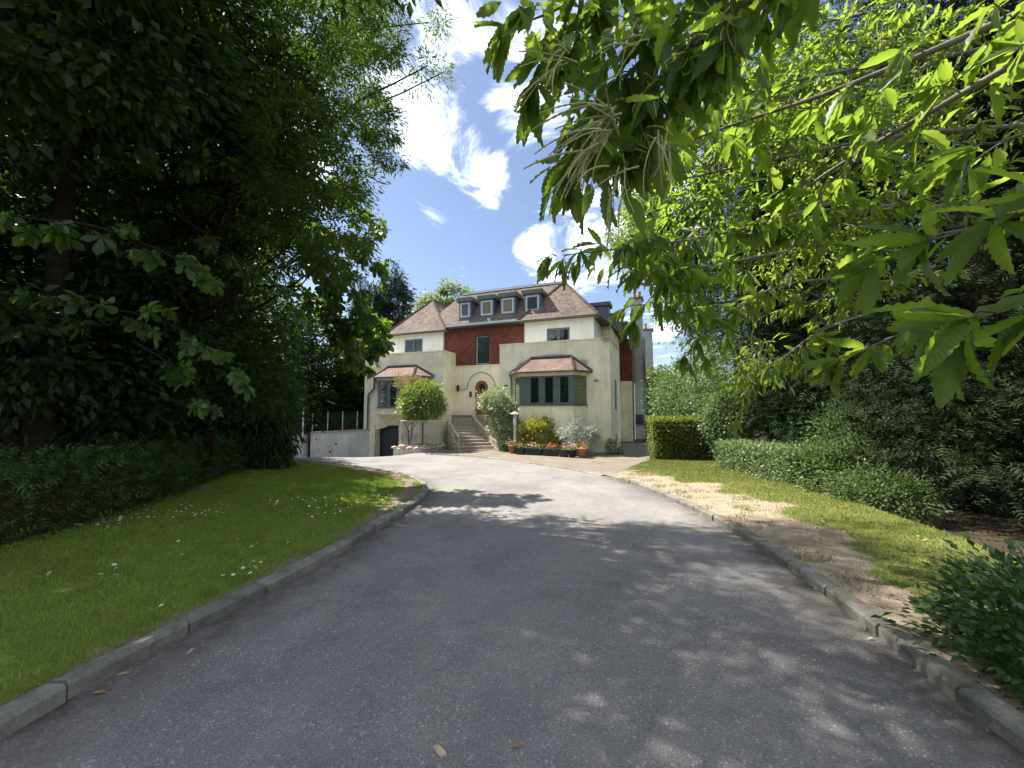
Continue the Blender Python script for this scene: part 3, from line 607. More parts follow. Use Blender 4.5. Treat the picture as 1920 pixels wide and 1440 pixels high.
# --- bay windows
def bay(aL, aLf, aRf, aR, zb, zs, zt, ze, zr, tL, tR, panes, par=house):
    b = -.8; plan = [H3(aL, 0, 0)[:2], H3(aLf, b, 0)[:2], H3(aRf, b, 0)[:2], H3(aR, 0, 0)[:2]]
    off = lambda d: [(plan[0][0] - d, 0.0), (plan[1][0] - d * .45, b - d), (plan[2][0] + d * .45, b - d), (plan[3][0] + d, 0.0)]
    o = P('bay_window', MB().prism(off(0), zb, zs), M_CREAM); P('window_sill', MB().prism(off(.06), zs, zs + .06), M_GREEN, o)
    P('window_frame', MB().prism(off(-.03), zs + .06, zt), M_GREEN, o); P('bay_lintel', MB().prism(off(.02), zt, ze), M_CREAM2, o)
    for p0, p1 in panes: P('pane', hb(p0, p1, b - .0, b + .06, zs + .18, zt - .09), M_GLASS, o)
    for sgn, (q0, q1) in ((1, (plan[2], plan[3])), (-1, (plan[1], plan[0]))):
        q0, q1 = Vector(q0), Vector(q1); n2 = Vector((q1.y - q0.y, -(q1.x - q0.x))).normalized() * sgn; m0 = q0.lerp(q1, .14); m1 = q0.lerp(q1, .88)
        pts = [(*(m0 + n2 * -.02), zs + .14), (*(m1 + n2 * -.02), zs + .14), (*(m1 + n2 * -.02), zt - .06), (*(m0 + n2 * -.02), zt - .06)]
        P('leaded_pane', MB().poly(pts if sgn > 0 else pts[::-1]), M_LEADED, o)
    ev = off(.28); mbr = MB(); W = [(*ev[0], ze), (*ev[1], ze), (*ev[2], ze), (*ev[3], ze)]; T0, T1 = H3(tL, 0, zr), H3(tR, 0, zr)
    mbr.poly([W[1], W[2], T1, T0]); mbr.poly([W[2], W[3], T1]); mbr.poly([W[0], W[1], T0]); mbr.poly(W[::-1]); br = P('bay_roof', mbr, M_TILE2, o)
    for q, t_ in ((W[1], T0), (W[2], T1)):
        path = []; rad = []; q = Vector(q); t_ = Vector(t_)
        for k in range(9):
            for s_, rr in ((0, .085), (.9, .05)): path.append(q.lerp(t_, (k + s_) / 9)); rad.append(rr)
        P('hip_tiles', MB().tube(path, rad, 6), M_TILE2, o)
    P('lead_flashing', MB().tube([Vector(W[0]) + Vector((0, 0, .02)), Vector(T0) + Vector((0, -.02, .05)), Vector(T1) + Vector((0, -.02, .05)), Vector(W[3]) + Vector((0, 0, .02))], .075, 6), M_LEAD, o)
    P('gutter', MB().tube([Vector(w) + Vector((0, 0, -.05)) for w in W], .06, 8), M_FASCIA, o)
    return o
bay(5.36, 4.79, 1.77, 1.22, -1.0, 1.80, 3.40, 3.66, 4.46, 4.31, 2.06, ((3.68, 4.10), (2.88, 3.30), (2.05, 2.48)))
bay(15.1, 14.4, 11.6, 10.98, 1.28, 1.68, 3.44, 3.68, 4.36, 14.27, 12.09, ((13.75, 14.15), (13.0, 13.4), (12.3, 12.7)))
P('downpipe', MB().tube([H3(5.62, -.12, 3.62), H3(5.5, -.12, 3.3), H3(5.5, -.1, 3.1), H3(5.5, -.1, -1)], .055, 8), M_GREEN)
P('downpipe', MB().tube([H3(15.25, -.12, 3.62), H3(15.3, -.12, 3.0), H3(15.75, -.12, 2.6), H3(15.78, -.1, 2.4), H3(15.78, -.1, .3)], .06, 8), M_GREEN)

# ================================================================== STEPS, PLANTER, RETAINING WALL
Lc = resample([(10.0, 1.25), (9.75, .2), (9.0, -1.2), (7.75, -2.2)], .05); Rc = resample([(8.45, 1.25), (8.15, .7), (7.2, .1), (5.95, -.65)], .05)
steps = empty('entrance_steps', hw(8, -1, -.8)); tag(steps, 'curved flight of worn stone steps climbing to the arched front door', 'steps')
def W2(c, k, n): q = c[min(int(k / n * (len(c) - 1)), len(c) - 1)]; return q
NS = 12; so_ = Vector(steps.location)
for k in range(NS):
    z1 = 1.25 - k * (2.0 / NS); q = [W2(Lc, k, NS), W2(Rc, k, NS), W2(Rc, k + 1.12, NS), W2(Lc, k + 1.12, NS)]
    pts = [hw(p[0], p[1], 0) - so_ for p in q]; pts = [(p.x, p.y) for p in pts][::-1]
    mb = MB().prism(pts, -1.0 + .8, z1 - .06 + .8); P('step', mb, M_STEP, steps)
    q = [W2(Lc, k, NS), W2(Rc, k, NS), W2(Rc, k + 1.22, NS), W2(Lc, k + 1.22, NS)]; pts = [hw(p[0], p[1], 0) - so_ for p in q]; pts = [(p.x, p.y) for p in pts][::-1]
    P('tread', MB().prism(pts, z1 - .06 + .8, z1 + .8), M_STEP, steps)
P('landing', MB().prism([tuple((hw(a, b, 0) - so_)[:2]) for a, b in ((10.05, 1.2), (6.3, 1.2), (6.3, 1.5), (10.05, 1.5))], -.2, 1.262 + .8), M_STEP, steps)
# side walls of the flight
def sweep(curve, off, w, z0, z1fun, name, mat, par, org):
    c = np.array(curve); nn = normals2(c); A = c + nn * off; B = c + nn * (off + w); mb = MB(); n = len(c)
    for i in range(n):
        for q, z in ((A[i], z0), (B[i], z0), (B[i], z1fun(i / (n - 1))), (A[i], z1fun(i / (n - 1)))): mb.v.append(tuple(hw(q[0], q[1], z) - org))
    for i in range(n - 1):
        for k in range(4): k2 = (k + 1) % 4; mb.f.append((i * 4 + k, i * 4 + k2, i * 4 + 4 + k2, i * 4 + 4 + k))
    mb.f += [(3, 2, 1, 0), (4 * n - 4, 4 * n - 3, 4 * n - 2, 4 * n - 1)]; bm = bmesh.new(); me = mb.mesh(name, mat); bm.from_mesh(me); bmesh.ops.recalc_face_normals(bm, faces=bm.faces); bm.to_mesh(me); bm.free()
    return link(name, me, par)
Rw = resample([(8.40, 1.25), (8.1, .65), (7.15, .05), (5.9, -.7), (5.75, -.82)], .15); 
sweep(Rw, -.02 if False else .0, -.22, -1.0, lambda t: 1.5 - 1.95 * t, 'side_wall', M_STEP, steps, so_)
def rail(name, label, cat, posts, top, mat, lo=None, par=None, r=.025, org=None):
    o = empty(name, org); tag(o, label, cat); P_ = [Vector(p) - Vector(org) for p in posts]
    for p, q in zip(P_, top):
        MB().tube([p, (p.x, p.y, q - org[2])], r, 8).build('post', mat, o)
    MB().tube([(p.x, p.y, q - org[2]) for p, q in zip(P_, top)], r * 1.35, 8).build('top_rail', mat, o)
    if lo: MB().tube([(p.x, p.y, p.z + lo) for p in P_], r * .8, 8).build('lower_rail', mat, o)
    return o
ps = [W2(Lc, k, 10) for k in (2.2, 5, 8, 9.8)]; zs_ = [1.25 - 2.0 * k / 10 for k in (2.2, 5, 8, 9.8)]
rail('stair_handrail', 'pale metal handrail sloping down beside the stone entrance steps', 'handrail', [hw(p[0] - .1, p[1], z) for p, z in zip(ps, zs_)], [z + .88 for z in zs_], M_RAIL, .35, org=hw(ps[0][0], ps[0][1], -.5))
# planter with rubble coping and guard railing
pl = empty('planter_wall', hw(10.4, -2.8, -1.3)); tag(pl, 'low rendered planter wall capped with pink rubble stones left of the steps', 'planter wall'); po = Vector(pl.location)
plan = [(11.3, -3.05), (9.55, -3.0), (9.1, -2.5), (9.25, -.5), (11.6, -.4)]
pp = [tuple((hw(a, b, 0) - po)[:2]) for a, b in plan]; MB().prism(pp, -.4, .78).build('wall', M_OLDWALL, pl)
MB().prism([tuple((hw(a, b, 0) - po)[:2]) for a, b in ((11.15, -2.85), (9.65, -2.8), (9.3, -2.4), (9.4, -.6), (11.4, -.5))], .78, .86).build('soil', M_SOIL, pl)
def rock(c, s, par, name='rubble_stone', mat=None):
    bm = bmesh.new(); bmesh.ops.create_icosphere(bm, subdivisions=1, radius=1)
    for v in bm.verts: v.co = Vector((v.co.x * s[0], v.co.y * s[1], v.co.z * s[2])) * random.uniform(.78, 1.15)
    me = bpy.data.meshes.new(name); bm.to_mesh(me); bm.free(); me.materials.append(mat or M_ROCK); o = link(name, me, par, c); o.rotation_euler = (0, 0, random.uniform(0, 6)); return o
for k in range(15):
    i = k / 14 * 3.99; q0, q1 = plan[int(i)], plan[int(i) + 1] if int(i) < 4 else plan[4]; f = i - int(i)
    if k > 10: continue
    w = hw(q0[0] + (q1[0] - q0[0]) * f, q0[1] + (q1[1] - q0[1]) * f + .05, -.46 + random.uniform(-.02, .04)) - po; rock(w, (random.uniform(.2, .3), random.uniform(.17, .24), random.uniform(.09, .14)), pl)
gr = empty('guard_railing', hw(10.4, -2.7, -.45)); tag(gr, 'upright grey metal railing standing on the rubble topped planter', 'railing'); go = Vector(gr.location)
g0, g1, g2 = hw(11.1, -2.75, 0), hw(9.7, -2.75, 0), hw(9.35, -1.6, 0)
for A_, B_, nb in ((g0, g1, 15), (g1, g2, 11)):
    for zz in (.98, -.36): MB().tube([(A_.x - go.x, A_.y - go.y, zz + .45), (B_.x - go.x, B_.y - go.y, zz + .45)], .03, 8).build('rail', M_RAIL, gr)
    for k in range(nb):
        q = A_.lerp(B_, k / (nb - 1)) - go; big = k in (0, nb - 1); MB().tube([(q.x, q.y, .0), (q.x, q.y, 1.45 if big else 1.42)], .035 if big else .011, 6).build('post' if big else 'baluster', M_RAIL, gr)
# retaining wall, terrace, pillar and mesh fence left of the garage
rw = empty('retaining_wall', (-12.6, 24.9, -1.9)); tag(rw, 'weathered white retaining wall along the garage ramp with dark stains', 'wall')
A_, B_ = Vector((-12.75, 24.55, 0)), Vector((-9.45, 25.75, 0)); d_ = (B_ - A_).normalized(); n_ = Vector((-d_.y, d_.x, 0)); r0 = Vector(rw.location)
q4 = [A_ - r0, B_ - r0, B_ + n_ * .3 - r0, A_ + n_ * .3 - r0]; MB().prism([(p.x, p.y) for p in q4], -.3, [2.0, 2.1, 2.1, 2.0]).build('wall', M_OLDWALL, rw)
q4 = [A_ - n_ * .06 - r0, B_ - n_ * .06 - r0, B_ + n_ * .4 - r0, A_ + n_ * .4 - r0]; MB().prism([(p.x, p.y) for p in q4], [2.0, 2.1, 2.1, 2.0], [2.1, 2.2, 2.2, 2.1]).build('coping', M_STEP, rw)
for f, zz in ((.42, 1.25), (.33, .75)): 
    q = A_.lerp(B_, f) - n_ * .02 - r0; MB().lathe((q.x, q.y, zz), [(.05, 0), (.06, .06), (.03, .12)], 8).build('drain_outlet', M_METAL, rw)
te = MB().prism([(A_.x - 6, A_.y + .3), (A_.x, A_.y + .32), (B_.x + .1, B_.y + .35), (-7.8, 31), (-20, 31)], -2.2, .16).build('terrace', M_EARTH); tag(te, kind='structure')
gp = empty('gate_pillar', (-13.35, 24.6, -1.9)); tag(gp, 'short stained rendered pillar with a flat cap at the ramp edge', 'pillar')
MB().box(-.42, .3, -.3, .3, -.3, 1.78).build('shaft', M_OLDWALL, gp); MB().box(-.5, .38, -.38, .38, 1.78, 1.9).build('cap', M_STEP, gp)
wf = empty('mesh_fence', (-12.4, 25.2, .2)); tag(wf, 'green wire mesh fence on slim posts above the retaining wall', 'fence'); M_MESHG = plain('green_wire', (.05, .11, .085), .5, .1, 5, 0)
f0 = Vector((-13.0, 25.2, .2)); f1 = Vector((-9.6, 26.4, .3)); w0 = Vector(wf.location)
for k in range(5): q = f0.lerp(f1, k / 4) - w0; MB().tube([q, q + Vector((0, 0, 1.22))], .03, 8).build('post', M_RAIL, wf)
mb = MB()
for k in range(34): q = f0.lerp(f1, k / 33) - w0; mb.tube([q + Vector((0, 0, .05)), q + Vector((0, 0, 1.15))], .006, 3, False)
for k in range(12): mb.tube([f0 - w0 + Vector((0, 0, .08 + k * .097)), f1 - w0 + Vector((0, 0, .08 + k * .097))], .006, 3, False)
mb.build('wire_mesh', M_MESHG, wf, uv=False)['kind'] = 'stuff'
pole = MB().tube([(-13.1, 24.25, -1.9), (-13.1, 24.25, 1.75)], .05, 8).build('pole', M_RAIL); tag(pole, 'thin grey upright pole beside the short stained pillar', 'pole')
# small bird-table post
bp = empty('stone_post', hw(4.75, -1.5, -.78)); tag(bp, 'slim pale post with a wide flat cap in front of the bay window', 'post')
MB().lathe((0, 0, 0), [(.11, 0), (.09, .1), (.085, 2.05), (.1, 2.1)], 12).build('shaft', M_OLDWALL, bp); MB().lathe((0, 0, 0), [(.24, 2.1), (.27, 2.15), (.1, 2.26), (.02, 2.3)], 12).build('cap', M_STEP, bp)

# ================================================================== PLANTS
T_OV = (np.array([(0, 0, 0), (.5, 0, -.03), (1, 0, -.10), (.45, .25, .04), (.45, -.25, .04)]), np.array([(0, 4, 1), (1, 4, 2), (0, 1, 3), (1, 2, 3)]))
T_LA = (np.array([(0, 0, 0), (.5, 0, -.02), (1, 0, -.14), (.4, .13, .02), (.4, -.13, .02)]), np.array([(0, 4, 1), (1, 4, 2), (0, 1, 3), (1, 2, 3)]))
T_ND = (np.array([(0, 0, 0), (.5, .11, 0), (1, 0, -.05), (.5, -.11, 0)]), np.array([(0, 3, 1), (3, 2, 1)]))
T_O2 = (np.array([(0, 0, 0), (.45, .25, .05), (1, 0, -.10), (.45, -.25, .05)]), np.array([(0, 3, 2), (0, 2, 1)]))
T_L2 = (np.array([(0, 0, 0), (.42, .14, .03), (1, 0, -.14), (.42, -.14, .03)]), np.array([(0, 3, 2), (0, 2, 1)]))
def _frond():                             # a short feathered spray, as on yew or juniper
    V = [(0, 0, 0), (1, 0, -.1), (.5, .02, -.03)]; F = [(0, 1, 2)]
    for k in range(3):
        x = .12 + k * .26; l = .34 - .05 * k
        for s in (1, -1):
            n = len(V); V += [(x, 0, -.02), (x + .11, 0, -.02), (x + l * .62, s * l, -.06)]; F.append((n, n + 1, n + 2) if s > 0 else (n + 1, n, n + 2))
    return np.array(V, float), np.array(F)
T_FR = _frond()
def _maple():
    V = [(0, 0, 0)]; F = []
    for ang, l in ((-118, .42), (-58, .78), (0, 1.0), (58, .78), (118, .42)):
        a = math.radians(ang); d = np.array((math.cos(a), math.sin(a))); s = np.array((-d[1], d[0])); n = len(V)
        def q(r, w, z): p = d * r * l + s * w * l; V.append((p[0] + .05, p[1], z))
        q(.55, .20, .0); q(.75, .22, -.06); q(1.0, 0, -.16); q(.75, -.22, -.06); q(.55, -.20, .0)
        F += [(0, n, n + 4), (n, n + 1, n + 3), (n, n + 3, n + 4), (n + 1, n + 2, n + 3)]
    F = [(a, c, b) for a, b, c in F]
    return np.array(V, float), np.array(F)
T_MA = _maple()
def _chestnut(seed, droop, fold, K=9):
    r = np.random.default_rng(seed); V = []; F = []
    xs = np.linspace(0, 1, K + 1)
    wid = .14 * np.sin(np.pi * np.clip(xs, 0, 1) ** .85) ** .75; z = -droop * xs ** 2
    for i in range(K + 1): V.append((xs[i], .012 * math.sin(3 * xs[i]), z[i] - fold * wid[i] * .0))
    for s in (1, -1):
        b = len(V)
        for i in range(K):                # toothed margin: one tooth for every station
            V.append((xs[i] + .015, s * wid[i] * .92, z[i] + fold * wid[i] + r.normal(0, .006)))
            V.append((xs[i] + .77 / K, s * (wid[i] + wid[i + 1]) * .5 * 1.13, z[i] + fold * wid[i] + r.normal(0, .006)))
        for i in range(K):
            p, t = b + 2 * i, b + 2 * i + 1; nx = b + 2 * (i + 1) if i < K - 1 else K
            for f in ((i, i + 1, t), (i, t, p)) + (((i + 1, nx, t),) if i < K - 1 else ()): F.append(f if s > 0 else (f[0], f[2], f[1]))
    return np.array(V, float), np.array(F)
T_CH = [_chestnut(k, d, f) for k, (d, f) in enumerate(((.12, .35), (.25, .2), (.38, .4), (.05, .15)))]

T_CL = _chestnut(9, .2, .3, 5)
def unit(v): return v / np.maximum(np.linalg.norm(v, axis=-1, keepdims=True), 1e-9)
def basis(D, Nn):
    x = unit(D); y = unit(np.cross(Nn, x)); z = np.cross(x, y); return np.stack([x, y, z], -1)
def leaf_mesh(name, Pp, D, Nn, S, tmpl, mat, smooth=False):
    V0, F0 = tmpl; B = basis(D, Nn) * S[:, None, None]
    V = np.einsum('nij,kj->nki', B, V0) + Pp[:, None, :]
    F = F0[None] + (np.arange(len(Pp)) * len(V0))[:, None, None]
    return np_mesh(name, V.reshape(-1, 3), F.reshape(-1, 3), mat, smooth)
def clumps(blobs, n, lo=.45):
    w = np.array([b[1][0] * b[1][1] * b[1][2] for b in blobs]) ** .67; w /= w.sum(); k = rng.choice(len(blobs), n, p=w)
    d = unit(rng.normal(size=(n, 3))); r = (lo ** 3 + (1 - lo ** 3) * rng.uniform(0, 1, n)) ** (1 / 3)
    c = np.array([b[0] for b in blobs], float)[k]; s = np.array([b[1] for b in blobs], float)[k]
    return c + d * s * r[:, None], d
def scatter(C_, Dr, per, cr, flat=.6, droop=.35, out=.5):
    n = len(C_) * per; i = np.repeat(np.arange(len(C_)), per)
    o = rng.normal(size=(n, 3)) * np.array([1, 1, flat]) * cr * rng.uniform(.5, 1.2, len(C_))[i][:, None]
    P_ = C_[i] + o; D = unit(unit(o) + out * Dr[i] + rng.normal(0, .35, (n, 3)) - np.array([0, 0, droop]))
    Nn = unit(np.array([0, 0, 1.0]) + rng.normal(0, .55, (n, 3)) + .35 * Dr[i]); return P_, D, Nn
M_BARK = plain('dark_bark', (.022, .018, .014), .95, .35, 7, .8, 18, .1); M_BARK2 = plain('grey_bark', (.16, .145, .12), .9, .3, 9, .6, 25, .15); M_TWIG = plain('twigs', (.045, .035, .02), .95, .3, 14, .5, 30, .1)
def limb(mb, a, b, r0, r1, seg=5, wob=.06, n=6):
    a, b = Vector(a), Vector(b); L = (b - a).length; pts = []
    for k in range(seg + 1):
        f = k / seg; p = a.lerp(b, f); p.z += .12 * L * math.sin(math.pi * f) * .5
        if 0 < k < seg: p += Vector(rng.normal(0, wob * L / 2, 3))
        pts.append(p)
    mb.tube(pts, [r0 + (r1 - r0) * k / seg for k in range(seg + 1)], n, False)
def tree(name, label, base, tr, blobs, ncl, per, tmpl, size, mat, cr, bark=None, group=None, lo=.45, flat=.6, droop=.35, nl=14, lean=None, leafname='crown', fork=.45, cat='tree', top=None):
    base = Vector((base[0], base[1], float(hgt(base[0], base[1])) - .05)); o = empty(name, base); tag(o, label, cat, group)
    cen = np.average([b[0] for b in blobs], axis=0, weights=[b[1][0] for b in blobs]); top = Vector(top) if top else Vector((base.x * .5 + cen[0] * .5, base.y * .5 + cen[1] * .5, max(b[0][2] for b in blobs)))
    C_, Dr = clumps(blobs, ncl, lo); mb = MB(); mid = base.lerp(top, fork)
    pth = [base, base.lerp(top, .2) + Vector(rng.normal(0, tr * .6, 3)), mid, base.lerp(top, .75) + Vector(rng.normal(0, tr, 3)), top]
    mb.tube([p - base for p in pth], [tr * 1.35, tr, tr * .8, tr * .5, tr * .15], 10)
    for k in rng.choice(ncl, min(nl, ncl), replace=False):
        f = float(np.clip((C_[k][2] - base.z) / max(top.z - base.z, .1) - .25, .12, .9)); s = base.lerp(top, f); limb(mb, s - base, Vector(C_[k]) - base, tr * .38 * (1.1 - f), tr * .06)
    mb.build('trunk', bark or M_BARK, o, True, uv=False)
    P_, D, Nn = scatter(C_, Dr, per, cr, flat, droop); S = size * rng.uniform(.65, 1.25, len(P_))
    link(leafname, leaf_mesh(leafname, P_ - np.array(base), D, Nn, S, tmpl, mat), o); return o
def shrub(name, label, c, rad, n, size, tmpl, mat, group=None, ncl=60, flat=.9, droop=.1, lo=.55, stemr=.02, cat='shrub', extra=None, base=None, zb=None, blobs=None, nst=9):
    b = Vector((base or c)[:2] + ((float(hgt(c[0], c[1])) if zb is None else zb),)); o = empty(name, b); tag(o, label, cat, group)
    C_, Dr = clumps(blobs or [(c, rad)], ncl, lo); P_, D, Nn = scatter(C_, Dr, max(1, n // ncl), min(rad) * .22, flat, droop, .8)
    keep = P_[:, 2] > b.z + .02; P_, D, Nn = P_[keep], D[keep], Nn[keep]
    link('foliage', leaf_mesh('foliage', P_ - np.array(b), D, Nn, size * rng.uniform(.6, 1.25, len(P_)), tmpl, mat), o)
    mb = MB()
    for k in range(min(nst, ncl)): limb(mb, (rng.normal(0, .05), rng.normal(0, .05), -.03), Vector(C_[k]) - b, stemr, stemr * .3, 4)
    mb.build('stem', M_TWIG, o, True, uv=False)
    if extra:
        m2, s2, t2, n2 = extra; k = rng.choice(len(P_), n2); off = unit(P_[k] - np.array(c)) * .04
        tag(link('flowers', leaf_mesh('flowers', P_[k] - np.array(b) + off, D[k], unit(Dr[0] * 0 + rng.normal(0, .5, (n2, 3)) + np.array([0, -.6, .8])), s2 * rng.uniform(.6, 1.2, n2), t2, m2), o), kind='stuff')
    return o
def hedge(name, label, pts, w, h, size, tmpl, mat, dens, group=None, jit=.05, droop=0.):
    """clipped hedge along a plan line"""
    A = np.array(pts, float); b = Vector((A[0][0], A[0][1], float(hgt(*A[0])))); o = empty(name, b); tag(o, label, 'hedge', group)
    rs = resample(A, .2) if len(A) > 2 else np.linspace(A[0], A[1], 24); nn = normals2(rs); n = int(dens); i = rng.integers(0, len(rs), n); f = rng.uniform(0, 1, n)
    side = rng.choice(4, n, p=[.3, .3, .32, .08]); X = rs[i] + rng.normal(0, .06, (n, 2)); gz = hgt(X[:, 0], X[:, 1]); Pz = gz + .05 + f * (h - .05); off = np.where(side == 0, w / 2, -w / 2); off = np.where(side == 2, (f - .5) * w, off)
    Nv = np.zeros((n, 3)); Nv[:, :2] = nn[i] * np.sign(off)[:, None]; Nv[side == 2] = (0, 0, 1); Pz = np.where(side == 2, gz + h, Pz)
    P_ = np.c_[X + nn[i] * off[:, None], Pz]
    en = side == 3; ei = np.where(rng.uniform(0, 1, n) < .5, 0, len(rs) - 1); T_ = np.gradient(rs, axis=0); T_ = unit(T_)
    P_[en, :2] = (rs[ei] + nn[ei] * ((rng.uniform(0, 1, n) - .5) * w)[:, None])[en]; Nv[en] = np.c_[T_[ei] * np.where(ei == 0, -1, 1)[:, None], np.zeros(n)][en]; 
    P_ += rng.normal(0, jit, (n, 3)) - Nv * np.abs(rng.normal(0, jit * 1.2, n))[:, None]
    D = unit(Nv * .7 + rng.normal(0, .6, (n, 3)) + np.array([0, 0, .3 - droop])); Nn = unit(np.array([0, 0, .7]) + Nv * .5 + rng.normal(0, .4, (n, 3)))
    link('foliage', leaf_mesh('foliage', P_ - np.array(b), D, Nn, size * rng.uniform(.6, 1.25, n), tmpl, mat), o)
    mb = MB()
    for k in range(0, len(rs) - 1):
        a, c = rs[k], rs[k + 1]; q = []
        for p_, m_ in ((a, nn[k]), (c, nn[k + 1])):
            g = float(hgt(p_[0], p_[1])); ww = w / 2 - .1; q.append([Vector((p_[0] + m_[0] * s * ww, p_[1] + m_[1] * s * ww, g + z)) - b for s, z in ((-1, .0), (1, .0), (1, h - .12), (-1, h - .12))])
        mb.hexa(q[0], q[1])
    mb.build('twigs', M_TWIG, o, uv=False); return o

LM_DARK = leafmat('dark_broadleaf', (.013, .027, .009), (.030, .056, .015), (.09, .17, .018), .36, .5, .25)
LM_OAK = leafmat('oak_leaf', (.022, .046, .011), (.050, .090, .019), (.20, .31, .025), .45, .5, .3)
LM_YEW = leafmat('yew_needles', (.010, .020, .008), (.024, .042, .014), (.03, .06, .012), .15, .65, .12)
LM_JUN = leafmat('juniper_needles', (.04, .07, .022), (.085, .14, .042), (.05, .09, .02), .18, .65, .15)
LM_MAP = leafmat('sycamore_leaf', (.022, .050, .020), (.046, .092, .028), (.28, .43, .03), .5, .38)
LM_CHE = leafmat('chestnut_leaf', (.026, .056, .016), (.052, .100, .024), (.40, .56, .045), .54, .42, .3)
LM_CHV = leafmat('veined_chestnut_leaf', (.026, .056, .016), (.052, .100, .024), (.40, .56, .045), .54, .42, .32, vein=True)
LM_LIME = leafmat('lime_leaf', (.06, .11, .028), (.12, .18, .045), (.28, .38, .06), .45)
LM_PALE = leafmat('pale_laurel', (.075, .12, .045), (.17, .23, .095), (.28, .38, .1), .3, .45, .3)
LM_IVY = leafmat('ivy_leaf', (.035, .065, .022), (.085, .13, .045), (.2, .3, .06), .3, .45, .28)
LM_LAUR = leafmat('glossy_laurel', (.018, .050, .014), (.040, .095, .022), (.12, .22, .02), .25, .25, .6)
LM_BOX = leafmat('privet_leaf', (.06, .11, .015), (.13, .20, .025), (.32, .42, .03), .35, .4)
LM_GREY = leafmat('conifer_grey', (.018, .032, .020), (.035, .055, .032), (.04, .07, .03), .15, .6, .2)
LM_SILV = leafmat('silver_leaf', (.30, .33, .28), (.50, .53, .47), (.4, .45, .3), .2, .6, .2)
LM_YEL = leafmat('golden_leaf', (.16, .19, .03), (.34, .34, .06), (.4, .42, .06), .3, .5)
LM_VAR = leafmat('variegated_leaf', (.16, .21, .11), (.40, .44, .26), (.4, .46, .2), .25, .5)
LM_TAN = leafmat('dry_plume', (.36, .25, .14), (.52, .39, .24), (.5, .38, .2), .3, .8, .1)
M_RED = leafmat('red_petal', (.42, .03, .03), (.62, .16, .14), (.6, .1, .08), .25, .5); M_PINK = leafmat('pink_petal', (.5, .2, .16), (.65, .4, .36), (.6, .3, .3), .25, .5)
M_TROUGH = plain('green_plastic_trough', (.018, .032, .028), .5, .15, 6, .05, 40)
LM_CAT = leafmat('catkin', (.24, .26, .11), (.36, .36, .17), (.4, .42, .15), .3, .7, .1)
M_DEAD = plain('dead_leaf', (.30, .17, .075), .75, .4, 60, .2, 200, .2); M_DEAD2 = plain('pale_dead_leaf', (.42, .33, .2), .75, .3, 60, .2, 200, .2)

V3 = lambda *a: tuple(a)
# ---- far background
tree('conifer', 'tall dark grey-green conifer rising behind the left wing of the villa', (-10.9, 34), .3, [((-10.8, 34, 6.0), (2.8, 2.4, 4)), ((-10.7, 34, 9.8), (2.0, 1.7, 3.6)), ((-10.6, 34, 12.4), (1.2, 1.1, 2.4)), ((-12.2, 33, 9), (1.6, 1.5, 4))], 150, 160, T_ND, .45, LM_GREY, .45)
tree('airy_tree', 'light airy broadleaf tree behind the villa roof beside the conifer', (-8.6, 48), .35, [((-9.6, 48, 14), (2.8, 2.8, 2.6)), ((-7.6, 48, 15.0), (2.4, 2.4, 2.8)), ((-6.0, 48, 13.8), (1.6, 2, 2.0)), ((-11.6, 48, 13), (1.6, 2, 2.2))], 95, 130, T_OV, .34, LM_LIME, .5)
tree('broadleaf_tree', 'light green tall tree showing behind the chestnut branches right of the sky gap', (12.6, 23), .25, [((8.4, 23, 12.4), (2.2, 2.6, 2.2)), ((9.8, 23, 11.2), (2.4, 2.6, 2.2)), ((9.6, 23, 14.6), (2.6, 2.6, 2.6)), ((11.4, 24, 8.5), (2.2, 2.2, 2.6))], 150, 170, T_OV, .24, LM_LIME, .5, top=(11, 23, 14))
tree('lime_tree', 'sunlit lime green tree beyond the right side of the villa', (13.2, 33), .25, [((12.9, 33, 3.2), (2.2, 2.2, 2.4)), ((14.5, 34, 2.2), (2.2, 2.2, 2.5)), ((12.6, 34, .6), (1.5, 1.5, 1.4))], 90, 150, T_OV, .26, LM_LIME, .45)
for i, (x, y, z, r, m) in enumerate(((-12.2, 29, 2.2, 2.3, LM_OAK), (-14.5, 27.5, 3.8, 3.4, LM_DARK), (-17.5, 27, 4.5, 4.0, LM_DARK), (-11.6, 30.5, 5.2, 2.4, LM_OAK))):
    tree('garden_tree', ['small leafy green tree behind the mesh fence left of the villa', 'dark bushy tree behind the mesh fence, nearest to the short pillar', 'broad dark tree at the far left end of the garage ramp', 'round crowned green tree showing above the mesh fence against the conifer'][i], (x, y), .16, [((x, y, z), (r, r, r)), ((x + .6, y - .5, z + r * .7), (r * .7, r * .7, r * .7)), ((x, y, z * .4), (r * .9, r * .9, z * .4))], 150, 130, T_O2, .26, m, .42, group='trees beyond the garage ramp', nl=8)
# ---- left wood
tree('oak_tree', 'tall oak on the left with small bright leaves against the sky', (-7.4, 7.4), .13, [(pt(560, 120, 6.5), (1.40, 1.40, 1.64)), (pt(660, 130, 8.4), (1.10, 1.17, 1.46)), (pt(655, 290, 8.4), (0.81, 1.02, 0.95)), (pt(420, 60, 6.5), (1.87, 1.76, 1.87)), (pt(700, 30, 8.4), (0.88, 1.10, 0.81)), (pt(560, 330, 6.5), (1.17, 1.17, 1.17)), (pt(600, 450, 6.7), (0.99, 0.94, 0.88)), (pt(330, 250, 6.9), (1.87, 1.40, 1.99)), (pt(735, 300, 8.4), (0.26, 0.36, 0.20)), (pt(700, 230, 8.4), (0.55, 0.65, 0.44))], 470, 100, T_L2, .12, LM_OAK, .17, nl=46, lo=.35, top=(-4.6, 6.8, 8.0))
br_ = [pt(640, -60, 9.5), pt(690, 40, 9.5), pt(730, 90, 9.5), pt(780, 150, 9.4), pt(835, 160, 9.4)]
